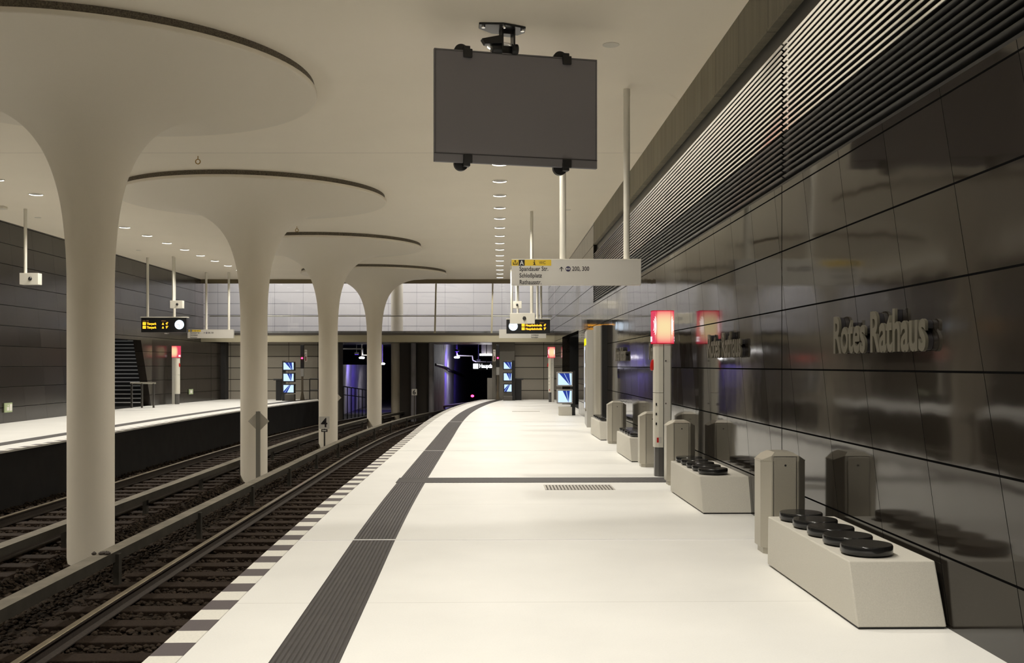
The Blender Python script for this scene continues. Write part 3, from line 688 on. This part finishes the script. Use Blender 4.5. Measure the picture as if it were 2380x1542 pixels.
M['sos'] = sos_lamp_mat(); M['sos_rim'] = emis('red_lamp_rim', (.62,.01,.03), .8); M['sos_white'] = emis('white_lamp_mark', (1,.9,.9), 2.2)
def pillar(x, y, rz, lab):
    t = thing('emergency_call_pillar', lab, 'emergency pillar', (x,y,0), rz, group='red topped emergency call pillars')
    MB().prism([(.0,-.13),(.10,-.13),(.115,-.115),(.115,.13),(.0,.13)], .0, 1.905).build('door_side', M['white_lit'], t)
    wp = [(-.005,-.125),(-.005,.125),(-.06,.125),(-.105,.10),(-.13,.05),(-.13,-.05),(-.115,-.095),(-.07,-.125)]
    MB().prism(wp, .42, 1.2).build('panel_lower', M['white_paint'], t, bevel=.002); MB().prism(wp, 1.206, 1.905).build('panel_upper', M['white_paint'], t, bevel=.002)
    MB().prism([(-.004,-.118),(-.004,.118),(-.06,.118),(-.115,.05),(-.115,-.05),(-.07,-.118)], .0, .419).build('plinth', pm('grey_pillar_plinth', (.10,.095,.09), .4), t)
    b = MB(); b.box(-.002,.002,-.132,-.12,0,1.9); b.box(.098,.101,-.131,-.12,.0,1.9); b.build('door_gap', M['black'], t)
    for zz in (1.66, 1.05):
        b = MB(); b.tube((.03,-.13,zz),(.03,-.136,zz),.011,12); b.build('lock', M['steel_dark'], t)
    for zz in (1.02, .88, .74):
        b = MB(); b.box(-.112,-.095,-.115,-.09,zz,zz+.035); b.build('call_button', M['black'], t)
    MB().box(-.098,-.07,-.128,-.118,.49,.56).build('notice', M['red_plastic'], t); MB().box(-.066,-.03,-.1265,-.124,.48,.57).build('notice', M['white_lit'], t)
    c = octo(.155,.145,.055)
    MB().prism(c, 0, .465).build('lamp_head', M['sos'], t, loc=(0,0,1.912))
    b = MB(); b.prism([(p_[0]*1.012,p_[1]*1.012) for p_ in c], 1.905, 1.915); b.prism([(p_[0]*1.012,p_[1]*1.012) for p_ in c], 2.372, 2.382); b.build('lamp_rim', M['sos_rim'], t)
    b = MB()
    for qx, qy in (c[0], c[1]): b.tube((qx,qy-.001,1.915),(qx,qy-.001,2.375),.0022,6)
    b.build('lamp_seam', M['sos_rim'], t)
    # radiating white arcs and lettering on the side faces
    for sx in (-1, 1):
        b = MB(); n = 14
        for k, R_ in enumerate((.075,.105,.135)):
            vs = []
            for q in range(n+1):
                a = -1.25+2.5*q/n
                for rr in (0, .008):
                    tt = .006+k*.016+.024*cos(a)+rr            # distance along the chamfered face, from the side edge
                    vs.append((sx*(.1565-tt*.707), -.0915-tt*.707-.0008, 2.165+R_*sin(a)))
            b.add(vs, [(2*q,2*q+1,2*q+3,2*q+2) for q in range(n)])
        b.build('emblem', M['sos_white'], t)
        text('SOS', .10, M['sos_white'], 'lettering', t, (sx*.157, .09*(-sx if sx>0 else 1), 1.94), (pi/2,0,sx*pi/2), sx=.85, bold=.002)
    # red handset
    b = MB(); b.lathe([(.001,-.085),(.022,-.07),(.03,-.03),(.03,.03),(.022,.07),(.001,.085)], 16); b.build('handset', M['red_plastic'], t, smooth=True, loc=(-.145,.0,1.60), rot=(0,.12,0))
    return t
pillar(2.17, 14.9, 0, 'tall white emergency call pillar with red lamp, nearest, by the right wall')
pillar(1.70, 44.6, 0, 'emergency call pillar with red lamp at the far end of the near platform')
pillar(-13.72, 42.2, pi*.93, 'emergency call pillar with red lamp against the left stone wall')

# ------------------------------------------------------------------ hanging signs
def hung_sign(x, y, Wd, lab, text_left=True, d=.0):
    t = thing('hanging_sign', lab, 'sign', (x,y,0), group='white hanging direction signs')
    MB().box(0,Wd,0,.16,2.742,3.108).build('box', M['white_lit'], t, bevel=.004)
    MB().box(-.002,Wd+.002,-.002,.162,3.10,3.112).build('top_edge', M['white_paint'], t)
    for px in (.735/1.85*Wd, 1.652/1.85*Wd):
        MB().lathe([(.046,3.108),(.046,HC-.1),(.05,HC-.1),(.05,HC)], 20, px, .08).build('pole', M['white_paint'], t, smooth=True)
    return t
def sign_text(t, x0, full=True):
    R = (pi/2,0,0); y = -.0015
    if full:
        MB().box(x0+.0,x0+.10,-.0012,0,3.015,3.10).build('yellow_field', M['yellow'], t); MB().box(x0+.187,x0+.565,-.0012,0,3.015,3.10).build('yellow_field', M['yellow'], t)
        MB().box(x0+.10,x0+.187,-.0012,0,3.015,3.10).build('letter_field', M['ink'], t)
        b = MB(); yy = -.003
        b.box(x0+.02,x0+.03,yy,-.001,3.03,3.065); b.box(x0+.075,x0+.085,yy,-.001,3.03,3.065); b.box(x0+.02,x0+.085,yy,-.001,3.03,3.039)
        b.box(x0+.048,x0+.057,yy,-.001,3.048,3.085); b.add([(x0+.034,yy,3.078),(x0+.071,yy,3.078),(x0+.0525,yy,3.094)],[(0,1,2)]); b.build('exit_symbol', M['ink'], t)
        text('A', .088, M['paper'], 'lettering', t, (x0+.118,y-.001,3.028), R, bold=.001, sx=.9)
        b = MB(); b.box(x0+.318,x0+.334,yy,-.001,3.03,3.066); b.box(x0+.308,x0+.334,yy,-.001,3.058,3.067); b.box(x0+.308,x0+.344,yy,-.001,3.026,3.035); b.tube((x0+.326,-.003,3.083),(x0+.326,-.001,3.083),.0095,10); b.build('information_symbol', M['ink'], t)
        text('WC', .062, M['ink'], 'lettering', t, (x0+.39,y,3.038), R, sx=.9)
    zz = 2.943
    for s in ('Spandauer Str.', 'Schloßplatz', 'Rathausstr.'):
        text(s, .088, M['ink'], 'lettering', t, (x0+.11,y,zz), R, bold=.0009, sx=.80); zz -= .0955
    if full:
        b = MB(); ax = x0+.71; b.box(ax-.005,ax+.005,-.003,-.001,2.935,2.995); yy = -.003
        b.add([(ax,yy,3.002),(ax-.028,yy,2.972),(ax-.028,yy,2.962),(ax,yy,2.990),(ax+.028,yy,2.962),(ax+.028,yy,2.972)],[(0,1,2,3),(0,3,4,5)]); b.build('arrow_symbol', M['ink'], t)
        b = MB(); b.tube((x0+.805,-.003,2.97),(x0+.805,-.001,2.97),.037,24); b.build('bus_disc', M['navy'], t)
        text('BUS', .032, M['paper'], 'lettering', t, (x0+.776,-.004,2.959), R, bold=.0008)
        text('200, 300', .088, M['ink'], 'lettering', t, (x0+.86,y,2.943), R, bold=.0009, sx=.80)
p = at(1189, 849, 14.7)
t = hung_sign(p.x, 14.7, 1.845, 'nearest white hanging direction sign with a yellow strip and street names'); sign_text(t, 0)
t = hung_sign(at(436,849,43.9).x, 43.9, 1.94, 'white hanging direction sign beside the clock board over the far platform'); sign_text(t, 0)
t = hung_sign(at(1160,849,43.9).x, 43.9, 2.0, 'white hanging direction sign behind the departure board of the near platform'); sign_text(t, 1.25, False)
def board(x, y, rows, clock_right, head, lab):
    Wd = 1.66; t = thing('departure_board', lab, 'display board', (x,y,0), group='amber departure boards')
    R = (pi/2,0,0)
    MB().box(0,Wd,0,.22,2.80,3.36).build('case', M['black'], t, bevel=.005)
    MB().box(-.02,Wd+.02,-.02,.24,3.335,3.37).build('top_edge', M['white_paint'], t)
    for px in (.2, 1.18): MB().lathe([(.046,3.36),(.046,HC)], 16, px, .11).build('pole', M['white_paint'], t, smooth=True)
    cx = 1.40 if clock_right else .26; x0 = .06 if clock_right else .58
    cl = MB(); cl.tube((cx,-.006,3.08),(cx,-.001,3.08),.17,40); c = cl.build('clock_face', M['clockface'], t)
    b = MB()
    for k in range(12):
        a = pi/6*k; b.tube((cx+.13*sin(a),-.008,3.08+.13*cos(a)),(cx+.155*sin(a),-.008,3.08+.155*cos(a)),.004,4)
    b.tube((cx,-.009,3.08),(cx-.1,-.009,3.10),.006,6); b.tube((cx,-.009,3.08),(cx+.004,-.009,2.945),.005,6); b.build('clock_hands', M['ink'], c)
    text('Linie  Ziel', .055, M['amber_dim'], 'lettering', t, (x0,-.002,3.20), R); text('Abfahrt', .055, M['amber_dim'], 'lettering', t, (x0+.68,-.002,3.20), R)
    for k, (a, m_) in enumerate(rows):
        z = 3.075-.135*k
        MB().box(x0,x0+.115,-.004,0,z-.008,z+.095).build('line_badge', M['amber'], t)
        text('U5', .075, M['ink'], 'lettering', t, (x0+.012,-.006,z+.018), R)
        text(a, .115, M['amber'], 'lettering', t, (x0+.15,-.003,z), R, bold=.003, sx=.85)
        b = MB(); b.add([(x0+.70,-.003,z),(x0+.78,-.003,z),(x0+.74,-.003,z+.085)],[(0,1,2)]); b.build('accessible_symbol', M['amber'], t)
        text(m_, .13, M['amber'], 'lettering', t, (x0+.84,-.003,z), R, bold=.003)
    text(head, .06, M['paper'], 'lettering', t, (.85,-.0,2.74), R)
    return t
board(at(328,849,37.8).x, 37.8, (('Tierpark',"4'"),('Tierpark',"9'")), True, 'Gleis 1', 'departure board with a clock on its right, over the far platform')
board(at(1177,849,39.3).x, 39.3, (('Hauptbahnhof',"4'"),('Hauptbahnhof',"9'")), False, 'Gleis 2', 'departure board with a clock on its left, behind the camera box')
def cam_box(x, y, Wd, z0, z1, lab, px, flip=False):
    t = thing('camera_box', lab, 'camera', (x,y,0), group='white camera boxes on ceiling poles')
    MB().box(0,Wd,0,.22,z0,z1).build('box', M['white_paint'], t, bevel=.006)
    MB().lathe([(.04,z1-.01),(.04,HC)], 16, px, .11).build('pole', M['white_paint'], t, smooth=True)
    s = MB().lathe([(.001,-.05),(.03,-.042),(.05,0),(.03,.042),(.001,.05)], 20).build('lens', M['stool'], t, smooth=True, loc=(Wd*.58,-.005,(z0+z1)/2)); return t
cam_box(at(1185,849,26.4).x, 26.4, .64, 2.665, 2.93, 'larger white camera box hanging before the near departure board', .56)
cam_box(at(1187,849,41.5).x, 41.5, .44, 3.88, 4.17, 'small white camera box hanging above the near departure board', .23)
cam_box(at(45,849,26).x, 26, .47, 3.63, 3.92, 'white camera box hanging before the left wall near the picture edge', .10)
cam_box(at(395,849,37.4).x, 37.4, .45, 3.66, 3.94, 'white camera box hanging above the far departure board', .08)
# extra ceiling pole
# ------------------------------------------------------------------ big hanging screen
a_, b_ = at(1009,849,11.9), at(1388,849,12.37); ang = atan2(b_.y-a_.y, b_.x-a_.x); TW = sqrt((b_.x-a_.x)**2+(b_.y-a_.y)**2)
ZT, ZB = EYE+3.66, EYE+2.352
t = thing('hanging_screen', 'large blank grey screen hung from the ceiling by a black bracket', 'screen', (a_.x,a_.y,0), ang)
MB().box(0,TW,0,.05,ZB,ZT).build('panel', M['bezel'], t, bevel=.004)
MB().box(.015,TW-.015,-.003,.002,ZB+.11,ZT-.02).build('display', M['screen_grey'], t)
b = MB(); b.box(.0,TW,-.0045,-.001,ZB+.095,ZB+.1); b.box(.015,.018,-.0045,-.001,ZB+.1,ZT-.015); b.box(TW-.02,TW-.017,-.0045,-.001,ZB+.1,ZT-.015); b.box(.015,TW-.017,-.0045,-.001,ZT-.022,ZT-.018); b.build('bezel_line', M['black'], t)
for fx in (.36, TW*.79):
    for top in (1, 0):
        z0 = ZT if top else ZB; s = 1 if top else -1
        b = MB(); b.tube((fx-.03,.05,z0+s*.0),(fx-.03,.11,z0+s*.0),.085,24); b.build('support_disc', M['black_plastic'], t, smooth=True)
        b = MB(); b.box(fx-.02,fx+.06,-.03,.06,min(z0-s*.05,z0+s*.045),max(z0-s*.05,z0+s*.045)); b.box(fx-.02,fx+.085,-.038,-.004,min(z0-s*.09,z0+s*.01),max(z0-s*.09,z0+s*.01))
        b.build('clip', M['black_plastic'], t, bevel=.008)
cx = TW*.42
b = MB(); b.prism([(cx-.33,-.14),(cx-.05,-.20),(cx+.23,-.12),(cx+.26,.05),(cx+.2,.16),(cx-.12,.16),(cx-.3,.02)], HC-.025, HC-.001); b.build('ceiling_plate', M['black'], t, bevel=.006)
for sx, sy in ((-.27,-.10),(-.04,-.15),(.2,-.08)):
    b = MB(); b.lathe([(.022,HC-.05),(.022,HC-.024)], 12, cx+sx, sy); b.build('bolt', M['mount_led'], t)
b = MB(); b.box(cx-.04,cx-.02,-.06,.1,ZT+.02,HC-.02); b.box(cx+.10,cx+.12,-.06,.1,ZT+.02,HC-.02); b.box(cx-.04,cx+.12,-.02,.1,ZT+.22,HC-.02); b.build('bracket', M['black'], t)
b = MB(); b.add([(cx-.28,-.07,HC-.16),(cx-.04,-.07,HC-.10),(cx-.04,-.07,HC-.2),(cx-.24,-.07,HC-.22),(cx-.28,.03,HC-.16),(cx-.04,.03,HC-.10),(cx-.04,.03,HC-.2),(cx-.24,.03,HC-.22)],[(0,1,2,3),(7,6,5,4),(0,4,5,1),(1,5,6,2),(2,6,7,3),(3,7,4,0)]); b.build('arm', M['black'], t, bevel=.006)
b = MB(); b.tube((cx-.15,.02,ZT+.05),(cx-.02,.02,ZT+.05),.065,24); b.tube((cx+.09,.02,ZT+.05),(cx+.17,.02,ZT+.05),.065,24); b.build('hinge_knobs', M['black_plastic'], t, smooth=True, bevel=.01)
b = MB(); b.box(cx-.06,cx+.13,.05,.12,ZT-.35,ZT+.1); b.build('rear_plate', M['black'], t)

# ------------------------------------------------------------------ monitors on posts
def screen_mat(name, sl):
    m = bpy.data.materials.new(name); m.use_nodes = True; t = m.node_tree; t.nodes.clear(); N = NT(t)
    tc = t.nodes.new('ShaderNodeTexCoord'); sp = t.nodes.new('ShaderNodeSeparateXYZ'); t.links.new(tc.outputs['Object'], sp.inputs[0])
    x, z = sp.outputs[0], sp.outputs[2]; a, b_, c, d = sl
    dark = N.m('MULTIPLY', N.m('GREATER_THAN', x, N.m('MULTIPLY_ADD', z, a, b_)), N.m('LESS_THAN', x, N.m('MULTIPLY_ADD', z, c, d)))
    l2 = N.m('LESS_THAN', N.m('ABSOLUTE', N.m('SUBTRACT', x, N.m('MULTIPLY_ADD', z, (a+c)/2, (b_+d)/2))), .012)
    f = N.m('SUBTRACT', dark, N.m('MULTIPLY', l2, .5))
    mx = t.nodes.new('ShaderNodeMix'); mx.data_type = 'RGBA'; t.links.new(f, mx.inputs[0]); mx.inputs[6].default_value = (.55,.74,1,1); mx.inputs[7].default_value = (.02,.04,.25,1)
    e = t.nodes.new('ShaderNodeEmission'); t.links.new(mx.outputs[2], e.inputs[0]); e.inputs[1].default_value = 1.25
    o = t.nodes.new('ShaderNodeOutputMaterial'); t.links.new(e.outputs[0], o.inputs[0]); return m
SM = [screen_mat('platform_picture', (-.9,-.02,-.1,.16)), screen_mat('track_picture', (-.5,.02,.1,.14)), screen_mat('edge_picture', (.9,-.12,.5,.02))]
def monitor_post(p0, Y, boxes, framemat, lab, cab, base, side):
    g = at(p0, 849, Y); t = thing('monitor_post', lab, 'monitors', (g.x,Y,0), group='posts of platform monitors')
    top = 0
    for k, (u0_, v0, u1_, v1) in enumerate(boxes):
        a = at(u0_, v0, Y); c = at(u1_, v1, Y); x0_, x1_ = a.x-g.x, c.x-g.x; top = max(top, a.z)
        mb = MB().box(x0_,x1_,-.1,.15,c.z,a.z).build('monitor', framemat, t, bevel=.01)
        e = .16*(x1_-x0_); sw, sh = (x1_-x0_)/2-.04, (a.z-c.z)/2-.045
        MB().box(-sw,sw,-.004,.001,-sh,sh).build('screen', SM[k%3], mb, loc=((x0_+x1_)/2,-.102,(a.z+c.z)/2))
    px = side*.26
    MB().box(px-.07,px+.07,.0,.14,0,top+.03).build('post', M['black'], t)
    for k, (u0_, v0, u1_, v1) in enumerate(boxes):
        z = EYE-((v0+v1)/2-VH)*Y/F; MB().box(min(0,px),max(0,px),.1,.2,z-.05,z+.05).build('arm', M['black'], t)
    MB().box(-.2,.22,-.12,.25,0,base).build('base', M['concrete'] if base > .25 and framemat is not M['black'] else M['steel_dark'], t, bevel=.01)
    return t
M['mon_grey'] = pm('grey_monitor_case', (.30,.29,.27), .45)
monitor_post(1313, 32.8, [(1294,865,1331,898.5),(1294,905.5,1331,938.5)], M['mon_grey'], 'pair of grey cased monitors on a black post by the right wall doorway', None, .27, 1)
mp2 = monitor_post(1180, 46.5, [(1169,840,1191,860),(1169,866,1191,887),(1170,892,1191,913)], M['black'], 'stack of three monitors at the end of the near platform', None, .2, 1)
mp3 = monitor_post(673, 46.0, [(658,841,685.5,862),(658,867,685.5,888.5),(658,893,685.5,915)], M['black'], 'stack of three monitors at the end of the far platform', None, .3, -1)
def cabinet(u0_, u1_, v0, Y, lab, lx):
    a = at(u0_, v0, Y); c = at(u1_, v0, Y)
    t = thing('control_cabinet', lab, 'cabinet', ((a.x+c.x)/2, Y, 0)); hw = (c.x-a.x)/2
    MB().box(-hw,hw,0,.35,0,a.z-.05).build('body', M['black'], t, bevel=.01); MB().box(-hw+lx[0],hw+lx[1],-.05,.4,a.z-.05,a.z+.02).build('top', M['black_plastic'], t, bevel=.01)
cabinet(1197, 1212, 881, 46.9, 'tall black cabinet beside the end monitors of the near platform', (-.03,.09))
cabinet(641, 654, 882, 46.6, 'tall black cabinet beside the end monitors of the far platform', (-.1,.0))
def signal(u, Y, vt, vb, vred, lab, side):
    g = at(u, 849, Y); t = thing('track_signal', lab, 'signal', (g.x,Y,0), group='red track signals')
    zt, zb = EYE-(vt-VH)*Y/F, EYE-(vb-VH)*Y/F
    MB().box(-.075,.075,0,.15,zb,zt).build('signal_head', M['black'], t, bevel=.01)
    MB().lathe([(.001,-.035),(.03,-.028),(.042,0),(.03,.028),(.001,.035)],14).build('red_lens', M['redsig'], t, smooth=True, loc=(0,-.015,EYE-(vred-VH)*Y/F))
    MB().box(-.07,.07,.01,.13,zb-.36,zb).build('junction_box', M['mon_grey'], t)
    MB().prism([(-.09,-.02),(.09,-.02),(.09,.16),(-.09,.16)],0,.35,[(-.04,.03),(.04,.03),(.04,.11),(-.04,.11)]).build('foot', pm('rusty_foot', (.09,.07,.04), .7), t)
    MB().box(-.04,.04,.03,.11,.35,zb-.3).build('post', pm('rusty_post', (.09,.07,.045), .7), t)
    b = MB().box(side*.16-.055,side*.16+.055,.06,.07,zt-.75,zt-.22).build('number_plate', M['white_lit'], t)
    MB().box(side*.16-.03,side*.16+.03,.055,.06,zt-.73,zt-.52).build('plate_field', pm('brown_field', (.1,.03,.02), .6), t)
    text('RR', .10, M['ink'], 'lettering', t, (side*.16-.05,.054,zt-.33), (pi/2,0,0), sx=.8); text('42' if side > 0 else '2', .13, M['ink'], 'lettering', t, (side*.16-.05,.054,zt-.49), (pi/2,0,0), sx=.7)
    MB().box(min(0,side*.16),max(0,side*.16),.07,.09,zt-.5,zt-.46).build('bracket', M['black'], t)
    return t
signal(702, 47.2, 802.5, 857, 833, 'tall signal showing red at the end of the far platform', 1)
signal(1157, 47.4, 802, 854, 832.5, 'tall signal showing red at the end of the near platform', -1)
t = thing('end_railing', 'thin dark railing at the end of the far platform', 'railing', (0,0,0))
for a, c in ((at(720,881,47.6),at(741,881,47.6)),(at(720,907,47.6),at(741,907,47.6))): MB().tube(a, c, .02, 8).build('rail', M['black'], t)
MB().tube(at(720,881,47.6), at(720,930,47.6), .022, 8).build('post', M['black'], t); MB().tube(at(740,881,47.6), at(740,930,47.6), .022, 8).build('post', M['black'], t)
t = thing('stair_railing', 'steel railing in front of the left wall staircase', 'railing', (0,0,0))
pa, pb_ = at(303,891,38.6), at(362,891,38.6)
for z, nm in ((pa.z,'top_rail'),): MB().tube((pa.x,38.6,z),(pb_.x,38.6,z),.035,10).build(nm, M['steel'], t)
for u in (306, 330, 357):
    q = at(u, 891, 38.6); MB().box(q.x-.03,q.x+.03,38.57,38.63,0,q.z).build('post', M['steel_dark'], t)

# ------------------------------------------------------------------ track side boards
def num_board(u, v, Y, s, wd, lab):
    g = at(u, v, Y); t = thing('stopping_board', lab, 'board', (g.x,Y,0))
    MB().box(-.02,.02,0,.03,BED-.02,g.z-wd*.55).build('post', M['steel_dark'], t)
    MB().box(-wd/2,wd/2,-.012,0,g.z-wd*.6,g.z+wd*.6).build('plate', M['white_lit'], t)
    text(s, wd*1.25, M['ink'], 'lettering', t, (-wd*.32,-.014,g.z-wd*.42), (pi/2,0,0), bold=.006)
    return t, g
num_board(963, 912, 46, '6', .23, 'white board with a black 6 on a thin post by the tunnel mouth')
t, g = num_board(754, 983, 30, '4', .30, 'white board with a black 4 before the third mushroom column')
MB().box(-.09,.09,-.012,.0,g.z-.27,g.z-.19).build('lower_plate', M['ink'], t); MB().box(-.06,.06,-.014,-.012,g.z-.245,g.z-.215).build('lower_plate_face', M['white_lit'], t)
M['diamond'] = pm('grey_board_back', (.55,.51,.43), .5); M['post_grey'] = pm('grey_post', (.22,.205,.17), .5)
def diamond(u, v, Y, hw, lab, top=None):
    g = at(u, v, Y); t = thing('diamond_board', lab, 'board', (g.x,Y,0))
    MB().box(-.045,.045,-.03,.03,BED-.02,top if top else g.z+.1).build('post', M['post_grey'], t)
    b = MB(); b.add([(-hw,.032,g.z),(0,.032,g.z-hw),(hw,.032,g.z),(0,.032,g.z+hw),(-hw,.05,g.z),(0,.05,g.z-hw),(hw,.05,g.z),(0,.05,g.z+hw)],[(0,1,2,3),(7,6,5,4),(0,4,5,1),(1,5,6,2),(2,6,7,3),(3,7,4,0)]); b.build('plate', M['diamond'], t)
diamond(600, 980, 22.9, .235, 'grey diamond board on a post before the second mushroom column', .57)
diamond(772, 925, 34.6, .30, 'grey diamond board whose tip shows right of the third mushroom column')
# little things on the power rail cover
for px, py, lab in ((217,1286,'small clump of debris lying on the power rail cover by the nearest column'),):
    Y = 2.25*F/(py+4-VH); b = MB(); rr = random.Random(5)
    for k in range(9):
        b.lathe([(.001,0),(.022,.005),(.026,.02),(.001,.04)], 7, rr.uniform(-.09,.09), rr.uniform(-.03,.03))
    x = edge_x(Y, -2.66); tag(b.build('debris', M['rail_side'], loc=(x,Y,-.65)), lab, 'debris')

# ------------------------------------------------------------------ floor drain grate
t = thing('drain_grate', 'slotted metal drain grate in the floor near the ribbed cross band', 'grate', (at(1265,1134,13.5).x, 13.48, 0), .018)
L_ = .9
MB().box(0,L_,-.27,.27,0,.0015).build('slot_bed', pm('grate_shadow', (.09,.08,.07), .8), t)
b = MB()
for k in range(21): b.box(k*L_/20.6, k*L_/20.6+.024, -.27,.27, .0015, .006)
b.build('bars', pm('pale_grate_bar', (.6,.57,.52), .35, metal=.2), t)
t = thing('drain_grate', 'small faint drain grate far along the near platform floor', 'grate', (at(1190,957,35.6).x, 35.6, 0), .018)
MB().box(0,.95,-.2,.2,0,.002).build('slot_bed', pm('grate_shadow_far', (.3,.28,.25), .8), t)
b = MB()
for k in range(21): b.box(k*.045, k*.045+.03, -.2,.2, .002, .005)
b.build('bars', pm('pale_grate_bar_far', (.6,.57,.52), .35), t)

# ------------------------------------------------------------------ station name letters on the wall
def letters(Yfar, lab):
    t = thing('station_lettering', lab, 'lettering', (wall_x(Yfar), Yfar, 0), WDIR-pi, group='station names on the right wall')
    # local +x now runs toward the camera, local -y faces the platform
    y = Yfar
    text('Rotes Rathaus', .40, M['letter'], 'letters', t, (0,-.045,1.70), (pi/2,0,0), ext=.010, bold=.010, sx=.765)
    text('Rotes Rathaus', .40, M['ink'], 'letter_backs', t, (0.0,-.018,1.70), (pi/2,0,0), ext=.0165, bold=.002, sx=.765)
letters(8.24, 'nearest raised metal station name on the right wall')
letters(13.1, 'second raised metal station name, seen right of the near emergency pillar')
letters(18.1, 'third raised metal station name, mostly hidden by the near emergency pillar')
letters(23.1, 'farthest raised metal station name above the farthest litter bin')

# ------------------------------------------------------------------ display cabinet on the right wall
xc = lambda Y: wall_x(Y)
t = thing('display_cabinet', 'tall steel display cabinet with a lit glass front and yellow sign on the right wall', 'cabinet', (2.0, 28.4, 0), radians(-90-2.4)+0)
# local x toward the camera, y toward +X (into the wall)
MB().box(0,1.95,0,.33,0,2.50).build('body', pm('grey_cabinet_paint', (.42,.41,.38), .4, metal=.2), t)
MB().box(.25,1.45,-.01,.0,.45,2.1).build('lit_window', M['glasslit'], t); MB().box(.25,1.45,-.022,-.012,2.12,2.30).build('yellow_sign', M['sign_yellow_lit'], t)
b = MB(); b.box(.2,.25,-.03,.0,.4,2.12); b.box(1.45,1.5,-.03,.0,.4,2.12); b.box(.2,1.5,-.03,.0,.4,.45); b.build('window_frame', M['steel'], t)
for k, (z0, z1) in enumerate(((.6,1.0),(1.1,1.55),(1.65,2.0))): MB().box(.4+.1*k,.9,-.014,-.0105,z0,z1).build('poster', [M['navy'],M['white_lit'],M['steel_dark']][k], t)
# rounded steel end fairing
t = thing('steel_fairing', 'rounded brushed steel column between the display cabinet and the stone wall', 'column', (0,0,0))
pts = []; x0_, y0_ = 2.08, 26.35
for k in range(13):
    a = pi+pi/2*k/12; pts.append((x0_+.19+.19*cos(a), y0_-.6+.19*sin(a)*1.0))
pts += [(2.36, 25.56),(2.36,26.42),(x0_,26.42)]
MB().prism(pts, 0, 2.58).build('shell', M['steel'], t, smooth=True)
MB().box(2.20,2.345,25.25,25.6,0,2.58).build('recess', M['black'], t)

# small signs on the walls
def wall_plate(u, v, Y, w_, h_, mat, lab, left=False, sym=True):
    g = at(u, v, Y)
    t = thing('wall_sign', lab, 'sign', (g.x, Y, g.z), (LDIR-pi/2*0) if left else WDIR-pi)
    return t
g = at(16,948,28.5); t = thing('exit_sign', 'small green and white escape sign low on the left wall at the picture edge', 'sign', (lwall_x(28.5)+.012, 28.5, g.z), LDIR)
MB().box(-.22,.22,-.03,0,-.13,.13).build('plate', M['green_sign'], t); b = MB(); b.box(-.10,.02,-.034,-.03,-.08,.02); b.tube((-.03,-.033,.06),(-.03,-.03,.06),.025,10); b.box(.06,.2,-.034,-.03,-.09,.09); b.build('running_figure', M['paper'], t)
g = at(443,911,44.3); t = thing('exit_sign', 'small white sign low on the left wall beside the emergency pillar', 'sign', (g.x, 44.3, g.z), LDIR-.12)
MB().box(-.2,.2,-.03,0,-.11,.11).build('plate', M['green_sign'], t); MB().box(-.1,.1,-.033,-.03,-.06,.06).build('symbol', M['paper'], t)
